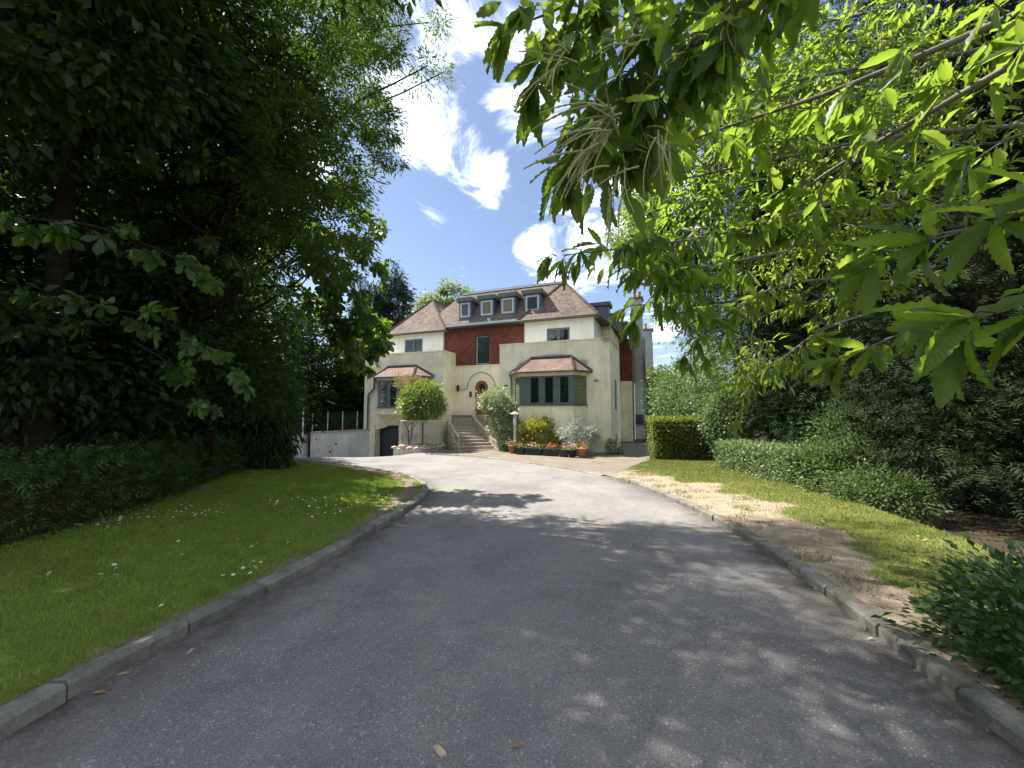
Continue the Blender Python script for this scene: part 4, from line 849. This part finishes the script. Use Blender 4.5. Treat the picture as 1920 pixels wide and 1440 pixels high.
ov = tree('overhanging_oak', 'thin leafy oak sprays reaching over the drive at the top of the sky gap', (-7.4, 9.0), .2, [(pt(720, 40, 9.5), (.55, .7, .35)), (pt(790, 140, 9.4), (.65, .7, .28)), (pt(690, -10, 9.5), (.8, .9, .5)), (pt(820, 40, 9.5), (.45, .5, .16)), (pt(660, -90, 8.6), (1.0, 1.0, .6)), (pt(500, -200, 7), (1.8, 1.8, 1.1))], 150, 70, T_LA, .12, LM_OAK, .20, nl=26, lo=.2, top=tuple(pt(560, -160, 9.2)))
tree('dark_tree', 'big dark tree at far left with a thick leaning trunk near the top corner', (-6.9, 5.6), .15, [((-2.3, 3.6, 7.8), (1.6, 1.2, .9)), ((-5.0, 3.6, 5.2), (1.1, .9, .8)), ((-6.2, 4.3, 7.2), (1.4, 1.2, 1.0)), ((-4.6, 4.0, 6.0), (1.3, 1.0, .9)), ((-6.1, 5.0, 2.5), (1.0, 1.0, .9)), ((-6.9, 4.2, 3.6), (1.2, 1.0, 1.0)), ((-5.4, 3.0, 7.2), (1.6, 1.6, 1.3)), ((-7.2, 6.6, 1.9), (1.2, 1.0, .9)), ((-6.6, 8.6, 2.6), (1.2, 1.2, 1.2)), ((-7.6, 6.6, 5.2), (2.4, 2.2, 1.8)), ((-9.4, 7.5, 3.6), (2.6, 2.4, 2.4)), ((-6.6, 7.6, 7.0), (2.4, 2.2, 2.0)), ((-8.4, 5.0, 8.0), (3.0, 3.0, 2.0)), ((-7.4, 10, 4.8), (1.7, 1.8, 2.0)), ((-5.2, 7.4, 7.4), (1.5, 1.5, 1.4)), ((-5.3, 5.0, 8.4), (1.6, 1.6, 1.3)), ((-6.4, 7.0, 3.2), (1.2, 1.3, 1.2)), ((-4.6, 3.2, 8.0), (1.4, 1.4, 1.1)), ((-8.0, 4.4, 3.6), (1.6, 1.6, 1.5)), ((-6.2, 3.0, 8.8), (2.6, 2.4, 1.4))], 950, 130, T_O2, .15, LM_DARK, .36, nl=34, lo=.3, top=(-6.1, 5.2, 8.0))  # some crown blobs added out of view to shade the drive and chestnut leaves
for i, (x, y, r, h) in enumerate(((-12.3, 9.5, 3.2, 9), (-11.2, 14.0, 2.7, 9), (-13.8, 17.5, 3.0, 8.5), (-13, 4.6, 3.4, 8))):
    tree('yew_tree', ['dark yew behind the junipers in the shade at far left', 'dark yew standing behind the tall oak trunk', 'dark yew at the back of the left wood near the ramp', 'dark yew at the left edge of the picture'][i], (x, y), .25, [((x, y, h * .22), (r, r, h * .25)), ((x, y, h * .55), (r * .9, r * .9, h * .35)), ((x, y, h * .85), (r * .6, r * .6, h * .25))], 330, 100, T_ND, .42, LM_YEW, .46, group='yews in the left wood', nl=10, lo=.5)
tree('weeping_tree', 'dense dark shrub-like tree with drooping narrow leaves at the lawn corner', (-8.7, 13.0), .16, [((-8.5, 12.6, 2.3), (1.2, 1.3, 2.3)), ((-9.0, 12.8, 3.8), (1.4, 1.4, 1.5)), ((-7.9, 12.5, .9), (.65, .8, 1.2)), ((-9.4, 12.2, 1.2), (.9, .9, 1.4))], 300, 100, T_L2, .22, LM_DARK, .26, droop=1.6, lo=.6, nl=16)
# ---- low junipers under the trees on the left
hedge('juniper_hedge', 'low flat topped dark juniper hedge along the back of the left lawn', [(-7.7, .5), (-7.3, 2.6), (-7.0, 4.6), (-7.5, 6.6), (-8.6, 9.0), (-9.6, 12.0)], 2.5, 1.12, .19, T_FR, LM_JUN, 30000, jit=.10)
# ---- right side
for i, (x, y, r, h) in enumerate(((13.6, 8.5, 3.4, 11), (12.6, 15.5, 2.8, 11.5))):
    tree('yew_tree', ['dark yew at the far right behind the large sunlit yew', 'dark yew at the back right behind the tall pale laurel'][i], (x, y), .25, [((x, y, h * .2), (r, r, h * .24)), ((x, y, h * .5), (r * .95, r * .95, h * .3)), ((x, y, h * .82), (r * .75, r * .75, h * .25))], 330, 100, T_ND, .44, LM_YEW, .5, nl=8, lo=.5)
tree('yew_tree', 'large sunlit dark yew filling the right edge behind the chestnut leaves', (9.4, 7.5), .35, [((8.4, 7.6, 1.6), (1.5, 1.5, 1.6)), ((8.8, 7.4, 2.8), (1.9, 1.9, 2.2)), ((9.6, 8.0, 5.5), (2.2, 2.2, 2.2)), ((10.4, 8.5, 8.4), (2.6, 2.4, 2.4)), ((8.9, 9.8, 3.6), (1.8, 1.8, 2.4)), ((11, 6, 3.0), (2, 2, 3)), ((7.9, 6.0, .9), (1.1, 1.1, 1.0)), ((10.5, 5.0, 7), (2.2, 2.2, 2.4)), ((9.5, 7.2, 10.6), (2.4, 2.2, 2.2)), ((7.8, 8.2, 8.0), (1.6, 1.6, 1.7))], 900, 62, T_FR, .24, LM_YEW, .34, group=None, nl=18, lo=.55)
tree('yew_tree', 'tall dark yew behind the pale clipped hedge on the right', (9.8, 12.2), .3, [((9.6, 12.2, 3.2), (1.9, 1.9, 3.0)), ((9.8, 12.4, 7), (2.0, 2.0, 2.8)), ((10.2, 13, 10), (1.9, 1.9, 2.6)), ((8.8, 10.6, 1.6), (1.0, 1.2, 1.4)), ((7.8, 12.4, 8.2), (1.5, 1.6, 2.4)), ((7.6, 12.6, 5.2), (1.2, 1.3, 1.9)), ((8.5, 12.6, 11.2), (1.9, 1.8, 2.0))], 620, 60, T_FR, .28, LM_YEW, .4, nl=10, lo=.55)
for i, (x, y, z, r, rz) in enumerate(((8.1, 17.8, 2.0, 1.5, 1.7), (9.6, 16.4, 2.6, 1.7, 2.1), (8.6, 15.2, 1.3, 1.0, 1.2), (10.6, 19.5, 3.0, 2.0, 2.4))):
    shrub('laurel_shrub', ['pale sunlit laurel shrub rising above the dark clipped hedge', 'tall pale laurel shrub left of the yew', 'low pale laurel shrub in the gap between the two hedges', 'large laurel shrub at the back by the lime green tree'][i], (x, y, z), (r, r, rz), 8500, .13, T_OV, LM_PALE, 'pale laurels on the right', ncl=200, lo=.7, stemr=.04)
hedge('clipped_hedge', 'dark green clipped box hedge with a bright sunlit top by the forecourt', [(5.95, 16.55), (8.6, 16.2)], 1.0, 1.85, .085, T_OV, LM_BOX, 16000)
hedge('clipped_hedge', 'pale lower clipped hedge with a square end along the right verge', [(7.35, 13.0), (7.25, 11.2), (7.1, 9.4)], .95, 1.02, .07, T_OV, LM_PALE, 15000)
shrub('ivy_shrub', 'pale leaved ivy shrub at the near end of the low hedge', (7.15, 8.5, .15), (.75, .9, .75), 7500, .085, T_OV, LM_IVY, None, ncl=110, lo=.7)
shrub('ivy_shrub', 'sprawling pale ivy mound spilling on to the verge before the dark yew', (6.9, 7.3, -.05), (.65, .8, .5), 6500, .075, T_OV, LM_IVY, None, ncl=110, lo=.7)
shrub('ivy_shrub', 'taller leafy ivy clump behind the low hedge beside the yew', (8.2, 9.2, .8), (.8, 1.0, 1.0), 6500, .09, T_OV, LM_IVY, None, ncl=110, lo=.65)
shrub('laurel_bush', 'glossy dark green laurel bush at the bottom right corner', (3.52, 2.36, .08), (.72, .72, .54), 10500, .07, T_OV, LM_LAUR, None, ncl=260, lo=.72, cat='bush', flat=.8)
# ---- in front of the house
def zg(x, y): return float(hgt(x, y))
shrub('variegated_shrub', 'tall pale variegated shrub right of the entrance steps', (-.4, 21.3, 1.0), (1.05, .85, 1.75), 9000, .16, T_OV, LM_VAR, None, ncl=110, lo=.5, stemr=.03, blobs=[((-.85, 21.6, 1.95), (.85, .7, .9)), ((-.15, 21.3, .3), (.75, .6, 1.0)), ((-.55, 21.4, 1.1), (.7, .6, .9))])
shrub('golden_shrub', 'yellow green shrub below the right bay window', (1.5, 20.35, .2), (1.2, .6, .95), 7500, .14, T_OV, LM_YEL, None, ncl=70, lo=.55)
shrub('silver_shrub', 'silvery white shrub by the corner of the right bay', (3.35, 19.25, .15), (1.0, .55, 1.0), 7500, .13, T_LA, LM_SILV, None, ncl=80, lo=.6)
shrub('wall_bush', 'small dull green bush at the foot of the villa corner', (5.15, 19.55, -.3), (.45, .35, .5), 1300, .08, T_OV, LM_PALE, None, ncl=40, lo=.3)
shrub('round_shrub', 'round clipped yellow and white shrub above the planter railing', (-5.05, 21.9, 2.05), (1.15, 1.0, .95), 11000, .14, T_OV, LM_BOX, None, ncl=120, lo=.75, stemr=.05, extra=(LM_VAR, .13, T_OV, 2600), zb=-.45, nst=0)
MB().tube([(0, 0, -.1), (.03, 0, 1.3), (0, 0, 2.6)], [.06, .05, .03], 7).build('stem', M_TWIG, bpy.data.objects['round_shrub'], uv=False)
shrub('golden_shrub', 'golden shrub with drooping leaves left behind the round clipped shrub', (-6.0, 22.6, 2.0), (.62, .6, 1.0), 2200, .16, T_LA, LM_YEL, None, ncl=60, lo=.5, stemr=.03, zb=-.45)
pg = empty('plume_grass', (-6.35, 22.9, -.45)); tag(pg, 'dry tan plumes of tall grass in front of the left bay window', 'grass plant')
for k in range(9):
    top = Vector((rng.normal(0, .35), rng.normal(0, .2), 3.2 + rng.uniform(0, .7))); MB().tube([(0, 0, 0), top * .6, top], [.012, .009, .005], 4, False).build('stem', LM_TAN, pg, uv=False)
    n = 220; f = rng.uniform(0, 1, n); Pp = np.array(top)[None] + np.c_[rng.normal(0, .12, n), rng.normal(0, .12, n), (f - .6) * .9]; D = unit(rng.normal(0, .6, (n, 3)) + np.array([0, 0, .4])); tag(link('plume', leaf_mesh('plume', Pp, D, unit(rng.normal(size=(n, 3))), np.full(n, .14), T_ND, LM_TAN), pg), kind='stuff')
def flowers(o, cx, cy, cz, rx, ry, n, red, org):
    Pp = np.c_[rng.normal(cx, rx, n), rng.normal(cy, ry, n), cz + np.abs(rng.normal(0, .09, n))] - np.array(org)
    D = unit(rng.normal(size=(n, 3)) + np.array([0, 0, .5])); tag(link('leaves', leaf_mesh('leaves', Pp, D, unit(rng.normal(0, .5, (n, 3)) + np.array([0, 0, 1])), np.full(n, .09), T_OV, LM_BOX), o), kind='stuff')
    m = n // 2; Pp = np.c_[rng.normal(cx, rx, m), rng.normal(cy, ry, m), cz + .12 + np.abs(rng.normal(0, .10, m))] - np.array(org)
    tag(link('flowers', leaf_mesh('flowers', Pp, unit(rng.normal(size=(m, 3))), unit(rng.normal(0, .6, (m, 3)) + np.array([0, -.5, .6])), np.full(m, .085), T_OV, red), o), kind='stuff')
def potplant(u, d, label, mat, red, rr=.2, hh=.4):
    x = (u - 960) / FPX * d; z = zg(x, d) + .03; o = empty('flower_pot', (x, d, z)); tag(o, label, 'flower pot')
    MB().lathe((0, 0, 0), [(rr * .7, 0), (rr * .95, hh * .85), (rr * 1.08, hh * .86), (rr * 1.08, hh), (rr * .9, hh * .98)], 14).build('pot', mat, o, True, uv=False); flowers(o, x, d, z + hh, rr * .8, rr * .8, 90, red, (x, d, z))
potplant(961, 19.9, 'terracotta pot of pink geraniums nearest the steps', M_CLAY, M_PINK, .22, .42)
potplant(1072, 18.25, 'dark pot spilling pink geraniums beside the terracotta pot', M_TROUGH, M_PINK, .2, .36)
potplant(1091, 18.1, 'terracotta pot of dark red geraniums at the right end of the row', M_CLAY, M_RED, .23, .45)
for u0, u1, lab, rd in ((969, 983, 'short dark green trough of red geraniums beside the pink geranium pot', M_RED), (986, 1015, 'long dark green trough of salmon geraniums below the yellow shrub', M_PINK), (1019, 1047, 'long dark green trough of scarlet geraniums, second long trough from the steps', M_RED), (1050, 1064, 'short dark green trough of pale pink flowers below the silvery shrub', M_PINK)):
    d = 19.45 - (u0 - 969) * .0125; x0 = (u0 - 960) / FPX * d; x1 = (u1 - 960) / FPX * d; xc = (x0 + x1) / 2; z = zg(xc, d) + .03; o = empty('flower_trough', (xc, d, z), -R(19)); tag(o, lab, 'trough', 'flower troughs')
    w = (x1 - x0) / 2; MB().hexa([(-w, -.14, 0), (w, -.14, 0), (w, .14, 0), (-w, .14, 0)], [(-w * 1.06, -.18, .3), (w * 1.06, -.18, .3), (w * 1.06, .18, .3), (-w * 1.06, .18, .3)]).build('trough', M_TROUGH, o); MB().box(-w * 1.09, w * 1.09, -.2, .2, .3, .335).build('rim', M_TROUGH, o)
    flowers(o, 0, 0, .3, w * .6, .09, int(120 * w / .3), rd, (0, 0, 0))

# ---- sycamore with large leaves on the left
def leafy_tree(name, label, base, trunk_top, tr, branches, tmpls, mat, size, per_twig, spacing, nparts, bark, leaf_gap=.0, droop=.5, catk=None, cap=None, twig=.35, pmat=None, vols=None, cats=None):
    o = empty(name, base); tag(o, label, 'tree'); b0 = Vector(base); mb = MB()
    mid = b0.lerp(Vector(trunk_top), .5) + Vector((.08, -.05, 0)); mb.tube([(0, 0, 0), mid - b0, Vector(trunk_top) - b0], [tr * 1.3, tr, tr * .7], 12).build('trunk', bark, o, True, uv=False)
    LP = []; LD = []; LN = []; CT = []; TW = []; SZ = []; CT0 = []
    for br in branches:
        pts = [Vector(p) for p in br['p']]; rs = resample([tuple(p) for p in pts], .06); r0 = br.get('r', .02); rad = np.linspace(r0, r0 * .3, len(rs))
        full = [Vector(trunk_top)] + [Vector(p) for p in rs[::3]] if br.get('join') else [Vector(p) for p in rs[::2]]
        rr = np.linspace(r0 * 1.2, r0 * .3, len(full)); MB().tube([p - b0 for p in full], list(rr), 6).build('branch', bark, o, True, uv=False)
        T_ = np.gradient(rs, axis=0); T_ = unit(T_); st = max(1, int(br.get('sp', spacing) / .06)); mbt = MB(); start = int(len(rs) * br.get('from', .25))
        for k in list(range(start, len(rs), st)) + [len(rs) - 1]:
            t = T_[k]; sidev = unit(np.cross(t, [0, 0, 1.0]) * rng.choice([-1, 1]) + rng.normal(0, .45, 3) + t * .5); L = br.get('twig', twig) * rng.uniform(.4, 1.1); tip = rs[k] + sidev * L - np.array([0, 0, .12 * L])
            if k == len(rs) - 1: tip = rs[k] + t * .08
            mbt.tube([Vector(rs[k]) - b0, Vector((rs[k] + tip) / 2) - b0 + Vector((0, 0, .02)), Vector(tip) - b0], [.006, .005, .003], 4, False)
            d0 = unit(tip - rs[k]); e1_ = unit(np.cross(d0, [.1, .2, 1.0])); e2_ = np.cross(d0, e1_)
            for j in range(br.get('per', per_twig)):
                a = 2.4 * j + rng.uniform(0, 1); f = 1 - .75 * (j / br.get('per', per_twig)) * rng.uniform(.3, 1); pos = rs[k] + (tip - rs[k]) * f
                d = unit(d0 * rng.uniform(.35, .9) + (e1_ * math.cos(a) + e2_ * math.sin(a)) * .75 - np.array([0, 0, br.get('droop', droop) * rng.uniform(.5, 1.4)]))
                n_ = unit(np.array([0, 0, 1.0]) + .5 * (rng.normal(size=3)) - .3 * d); LP.append(pos); LD.append(d); LN.append(n_); SZ.append(br.get('size', 1.0))
            if catk and rng.uniform() < br.get('cat', .0):
                for j in range(rng.integers(5, 10)): CT.append((tip + rng.normal(0, .015, 3), unit(d0 * .8 + rng.normal(0, .55, 3) + np.array([0, 0, .1]))))
        TW.append(mbt)
    for c0, rd, nn, sz, dr in (vols or []):
        cs, dd = clumps([(tuple(c0), rd)], max(3, nn // 7), .15); P2, D2, N2 = scatter(cs, dd, 7, .09, .8, dr, .4)
        LP += list(P2); LD += list(D2); LN += list(N2); SZ += [sz] * len(P2)
    for c0, dirv, nn, spr, ln in (cats or []):
        for j in range(nn): CT0.append((np.array(c0) + rng.normal(0, .03, 3), unit(np.array(dirv) + rng.normal(0, spr, 3)), ln * rng.uniform(.75, 1.2)))
    mt = MB()
    for q in TW: n0 = len(mt.v); mt.v += q.v; mt.f += [tuple(i + n0 for i in f) for f in q.f]
    tag(mt.build('twigs', bark, o, uv=False), kind='stuff')
    LP, LD, LN = map(np.array, (LP, LD, LN)); S = size * np.array(SZ) * rng.uniform(.7, 1.2, len(LP))
    # the leaves that show largest are parts of their own, the rest one mass
    rel = LP - np.array([0, 0, EYE]); front = rel[:, 1] > .25; uu = np.abs(rel[:, 0] / np.maximum(rel[:, 1], .01)) < 1.42; vv = np.abs(rel[:, 2] / np.maximum(rel[:, 1], .01)) < 1.12
    score = np.where(front & uu & vv, S / np.maximum(np.linalg.norm(rel, axis=1), .2), 0); order = np.argsort(-score); big = order[:nparts]; rest = order[nparts:]
    mes = [np_mesh('leaf', t_[0], t_[1], pmat or mat, True) for t_ in tmpls]
    B = basis(LD, LN)
    for q, i in enumerate(big):
        lo_ = link('leaf', mes[q % len(mes)], o); M_ = Matrix(B[i].tolist()).to_4x4(); lo_.matrix_local = Matrix.Translation(Vector(LP[i]) - b0) @ M_ @ Matrix.Scale(float(S[i]), 4)
    if len(rest):
        for ti, t_ in enumerate(tmpls[:1]): tag(link('leaf_mass', leaf_mesh('leaf_mass', LP[rest] - np.array(b0), LD[rest], LN[rest], S[rest], t_ if len(tmpls) < 2 else T_CL, mat), o), kind='stuff')
    if catk:
        cms = []
        for s in range(4):
            r_ = np.random.default_rng(50 + s); pth = []; rad = []; n = 26; bend = r_.uniform(-.35, .35)
            for k in range(n): f = k / (n - 1); pth.append((f, bend * f * f * .5, .08 * f - .38 * f * f)); rad.append((.024 if k % 2 else .014) * (1 - .45 * f))
            mbc = MB().tube(pth, rad, 5); me = mbc.mesh('catkin', LM_CAT, uv=False); cms.append(me)
        CT.sort(key=lambda c: -1 / max(.1, c[0][1])); CT = CT0 + [(p, d, float(rng.uniform(.15, .24))) for p, d in CT][:max(0, catk - len(CT0))]
        for q, (p, d, ln) in enumerate(CT):
            Bq = basis(np.array([d]), np.array([[0, 0, 1.0]]))[0]; co_ = link('catkin', cms[q % 4], o); co_.matrix_local = Matrix.Translation(Vector(p) - b0) @ Matrix(Bq.tolist()).to_4x4() @ Matrix.Scale(float(ln), 4)
    return o, len(LP)
B_ = lambda pts, **k: dict(p=[pt(*q) for q in pts], **k)
_, nsy = leafy_tree('sycamore', 'sycamore with large lobed leaves hanging from low branches on the left', (-7.9, 8.6, float(hgt(-7.9, 8.6)) - .05), (-7.2, 8.4, 4.6), .14, [
    B_([(-150, 380, 4.2), (60, 410, 4.3), (180, 425, 4.3), (300, 470, 4.4), (380, 520, 4.5)], r=.02), B_([(-50, 540, 4.6), (120, 570, 4.6), (300, 600, 4.7), (440, 690, 4.8)], r=.02), B_([(250, 640, 5.5), (330, 690, 5.5), (400, 760, 5.5)], r=.015),
    B_([(300, 380, 6), (430, 470, 6), (520, 540, 6), (560, 600, 6)], r=.02), B_([(420, 330, 10.5), (540, 420, 10.4), (630, 500, 10.3), (690, 590, 10.3), (722, 640, 10.3)], r=.03, sp=.14, per=6, twig=.6, size=1.55), B_([(480, 400, 10.8), (600, 430, 10.6), (680, 460, 10.5), (720, 510, 10.5)], r=.025, sp=.14, per=6, twig=.6, size=1.5), B_([(500, 480, 10.6), (590, 560, 10.5), (650, 620, 10.4), (690, 660, 10.4)], r=.025, sp=.14, per=6, twig=.55, size=1.5), B_([(480, 300, 11), (600, 350, 10.9), (680, 390, 10.8), (705, 430, 10.8)], r=.025, sp=.15, twig=.6, size=1.5), B_([(520, 420, 10), (600, 500, 10), (640, 560, 10), (665, 600, 10)], r=.02, sp=.14, per=6, twig=.6, size=1.5), B_([(100, 250, 5), (250, 300, 5.2), (420, 300, 5.6)], r=.02), B_([(560, 540, 10.6), (620, 600, 10.5), (660, 660, 10.5), (690, 690, 10.5)], r=.02, sp=.14, size=1.4)], [T_MA], LM_MAP, .2, 4, .22, 280, M_BARK, droop=.7)

# ---- sweet chestnut: trunk out of frame on the right, branches over the drive
_, nch = leafy_tree('chestnut_tree', 'sweet chestnut whose long toothed leaves and pale catkins hang over the drive from the right', (5.4, .6, 0.03), (4.6, 1.0, 4.2), .26, [
    B_([(2300, -160, 2.0), (2050, -40, 2.1), (1830, 60, 2.3), (1560, 172, 2.7), (1400, 225, 3.0), (1280, 268, 3.2)], r=.028, join=1, cat=.25), B_([(2250, -40, 1.8), (2050, 30, 1.9), (1900, 120, 2.1), (1700, 235, 2.5), (1560, 318, 2.9), (1430, 410, 3.2)], r=.026, join=1, cat=.2),
    B_([(2000, -500, 2.0), (1650, -240, 2.0), (1400, -80, 2.05), (1270, 40, 2.1), (1170, 150, 2.15), (1110, 235, 2.2), (1075, 300, 2.2)], r=.024, join=1, cat=1, sp=.12, per=6, twig=.18, droop=.9, size=1.25), B_([(1600, -380, 2.2), (1400, -220, 2.2), (1200, -90, 2.3), (1060, 10, 2.35), (960, 50, 2.4)], r=.02, join=1, cat=.8, twig=.2, droop=.8, sp=.12, size=1.25), B_([(1350, -200, 2.3), (1180, -50, 2.35), (1090, 60, 2.35), (1030, 120, 2.35), (1000, 170, 2.35)], r=.015, cat=1, twig=.16, droop=.8, sp=.12, size=1.25),
    B_([(1450, -40, 2.0), (1330, 60, 2.0), (1260, 130, 2.05), (1200, 220, 2.1), (1180, 280, 2.1)], r=.014, cat=1, twig=.2, droop=1.0, sp=.11, per=6, size=1.25), B_([(1700, -200, 1.7), (1520, -60, 1.75), (1430, 20, 1.8), (1370, 70, 1.85)], r=.014, twig=.2, droop=1.0, sp=.14, size=1.2),
    B_([(2400, 420, 1.1), (2150, 500, 1.15), (1980, 555, 1.25), (1850, 590, 1.35)], r=.014, join=1, twig=.2, droop=.35, sp=.16, size=1.25), B_([(2200, 330, 1.5), (2000, 380, 1.6), (1850, 420, 1.75), (1720, 460, 1.95), (1640, 500, 2.1)], r=.014, join=1, twig=.2, droop=.35, sp=.13, size=1.2), B_([(2150, 180, 1.6), (1980, 230, 1.7), (1860, 270, 1.8)], r=.012, twig=.25, droop=.4, sp=.14),
    B_([(1950, 560, 2.2), (1800, 600, 2.3), (1680, 630, 2.4), (1590, 670, 2.5)], r=.012, twig=.2, droop=.6, sp=.14), B_([(1700, 380, 4.2), (1600, 395, 4.1), (1520, 395, 4.0), (1450, 430, 3.9)], r=.02, twig=.45, sp=.1, cat=.2, per=10, size=.75), B_([(1560, 380, 3.4), (1430, 420, 3.4), (1290, 450, 3.4), (1150, 468, 3.4), (1040, 480, 3.4)], r=.014, twig=.22, droop=1.0, sp=.12, cat=.5), B_([(1480, 470, 3.4), (1340, 500, 3.4), (1240, 540, 3.4), (1190, 600, 3.4)], r=.012, twig=.22, droop=.9, sp=.13, cat=.3), B_([(1560, 520, 3.9), (1450, 540, 3.8), (1350, 600, 3.7), (1290, 660, 3.7)], r=.012, twig=.35, droop=.8, sp=.1, cat=.3, per=9, size=.7), B_([(1650, 580, 4.4), (1540, 620, 4.4), (1460, 680, 4.3), (1400, 740, 4.3)], r=.012, twig=.4, droop=.7, sp=.1, cat=.25, per=9, size=.65),
    B_([(2000, 60, 4.6), (1800, 100, 4.3), (1600, 130, 4.1), (1420, 170, 4.0), (1270, 220, 4.0)], r=.03, join=1, twig=.75, sp=.06, per=18, cat=.15, droop=.45, size=.55, narrow=1), B_([(2050, 230, 4.8), (1850, 240, 4.4), (1650, 260, 4.2), (1450, 300, 4.1), (1260, 340, 4.1)], r=.03, join=1, twig=.75, sp=.06, per=18, cat=.15, droop=.45, size=.55, narrow=1), B_([(1900, 380, 4.8), (1720, 390, 4.5), (1550, 430, 4.3), (1400, 480, 4.2)], r=.025, twig=.7, sp=.06, per=16, cat=.15, size=.55), B_([(1800, -20, 5.0), (1600, 30, 4.7), (1450, 60, 4.5), (1340, 90, 4.4)], r=.02, twig=.7, sp=.06, per=16, size=.55), B_([(1750, 500, 4.6), (1620, 540, 4.4), (1500, 570, 4.3)], r=.02, twig=.6, sp=.08, per=12, size=.55)],
    T_CH, LM_CHE, .23, 6, .13, 300, M_BARK2, droop=.55, catk=300, pmat=LM_CHV,
    vols=[(pt(1450, 170, 4.7), (1.3, .8, .75), 900, .6, .4), (pt(1340, 260, 4.5), (.8, .7, .6), 600, .6, .4), (pt(1620, 120, 4.9), (1.1, .8, .7), 600, .6, .4), (pt(1560, 300, 4.9), (1.2, .8, .7), 700, .6, .4), (pt(1330, 400, 4.6), (.75, .6, .5), 450, .6, .5), (pt(1480, 470, 4.9), (.9, .7, .5), 500, .6, .5), (pt(1420, 690, 4.9), (.45, .5, .35), 160, .6, .6), (pt(1620, 480, 4.8), (.6, .5, .45), 220, .6, .5), (pt(1800, 200, 4.6), (.9, .7, .8), 350, .65, .4),
          (pt(1150, 110, 2.3), (.42, .3, .34), 80, 1.0, .9), (pt(1020, 40, 2.4), (.42, .3, .24), 60, 1.0, .9), (pt(1250, 190, 2.2), (.36, .3, .36), 75, 1.0, 1.0), (pt(1140, 290, 2.2), (.3, .25, .26), 45, 1.0, 1.1), (pt(1330, 60, 2.2), (.4, .3, .3), 90, 1.1, .9), (pt(1180, 480, 3.4), (.45, .4, .2), 80, .8, 1.0), (pt(1250, 530, 3.4), (.35, .3, .25), 70, .8, 1.0)],
    cats=[(pt(1150, 215, 1.7), (-1, .2, .1), 15, .42, .33), (pt(1130, 260, 1.7), (-.9, .1, -.3), 13, .4, .30), (pt(1060, 100, 1.8), (-.6, 0, -.4), 9, .4, .26), (pt(1160, 330, 1.8), (-.4, 0, -1), 9, .45, .24), (pt(1240, 270, 1.9), (-.2, 0, -1), 8, .4, .26), (pt(1200, 60, 1.8), (-.9, 0, .0), 8, .4, .26), (pt(1320, 265, 3.2), (-.8, 0, .2), 12, .5, .3), (pt(1430, 640, 4.2), (-.6, 0, -.6), 9, .5, .28), (pt(1420, 560, 4.0), (-.4, 0, -.8), 9, .5, .28), (pt(1650, 90, 3.9), (.5, 0, .5), 8, .5, .28)])

# ---- fallen leaves on the drive and in the grass
fl = [_chestnut(20 + k, .15, .5) for k in range(3)]; flm = [np_mesh('fallen_leaf', t_[0], t_[1], m_) for t_ in fl for m_ in (M_DEAD, M_DEAD2)]
def fallen(x, y, s, label, k=None, zz=None, group='fallen leaves'):
    z = zz if zz is not None else float(hgt(x, y)) + .012; o = link('fallen_leaf', flm[int(rng.integers(0, 6)) if k is None else k], None, (x, y, z)); o.scale = (s, s * 1.1, s); o.rotation_euler = (rng.normal(0, .15), rng.normal(0, .15), rng.uniform(0, 6.28)); tag(o, label, 'leaf', group); return o
def gp_(u, v):
    r = pdir(u, v); k = -EYE / (r.z + .039 * r.y); return r.x * k, r.y * k
q = gp_(812, 1402); fallen(*q, .11, 'large curled pale brown leaf lying on the road in the foreground', 1, group=None); q = gp_(980, 1402); fallen(*q, .06, 'small dark curled leaf lying on the road right of the larger one', 0, group=None)
for u, v in ((418, 1172), (245, 1265), (170, 1305), (365, 1218)): q = gp_(u, v); fallen(*q, .07, 'dry brown leaf lying in the gutter along the left kerb', group='leaves in the left gutter')
for k in range(26):
    y = rng.uniform(2.1, 9); i = int(np.argmin(np.abs(kr[:isk, 1] - y))); x = kr[i, 0] - abs(rng.normal(.04, .10)); fallen(x, kr[i, 1], rng.uniform(.03, .07), 'small dry leaf in the litter along the right kerb', group='leaves in the right gutter')
for k in range(34):
    X = np.array([[rng.uniform(-6.2, -2.7), rng.uniform(2.3, 9)]]); fallen(X[0, 0], X[0, 1], rng.uniform(.05, .1), 'dry brown leaf lying on the left lawn', zz=float(lawn_z(X[:, 0], X[:, 1])[0]) + .03, group='leaves on the left lawn')
for k in range(40):
    X = np.array([[rng.uniform(3.0, 5.2), rng.uniform(2.4, 9)]]); 
    if not inside(X, verge_poly)[0]: continue
    fallen(X[0, 0], X[0, 1], rng.uniform(.05, .11), 'dry tan leaf lying on the right verge', zz=float(verge_z(X[:, 0], X[:, 1])[0]) + .03, group='leaves on the right verge')
import sys
print('leaves', nsy, nch, 'tris', sum(len(o.data.polygons) for o in bpy.data.objects if o.type == 'MESH'), file=sys.stderr)
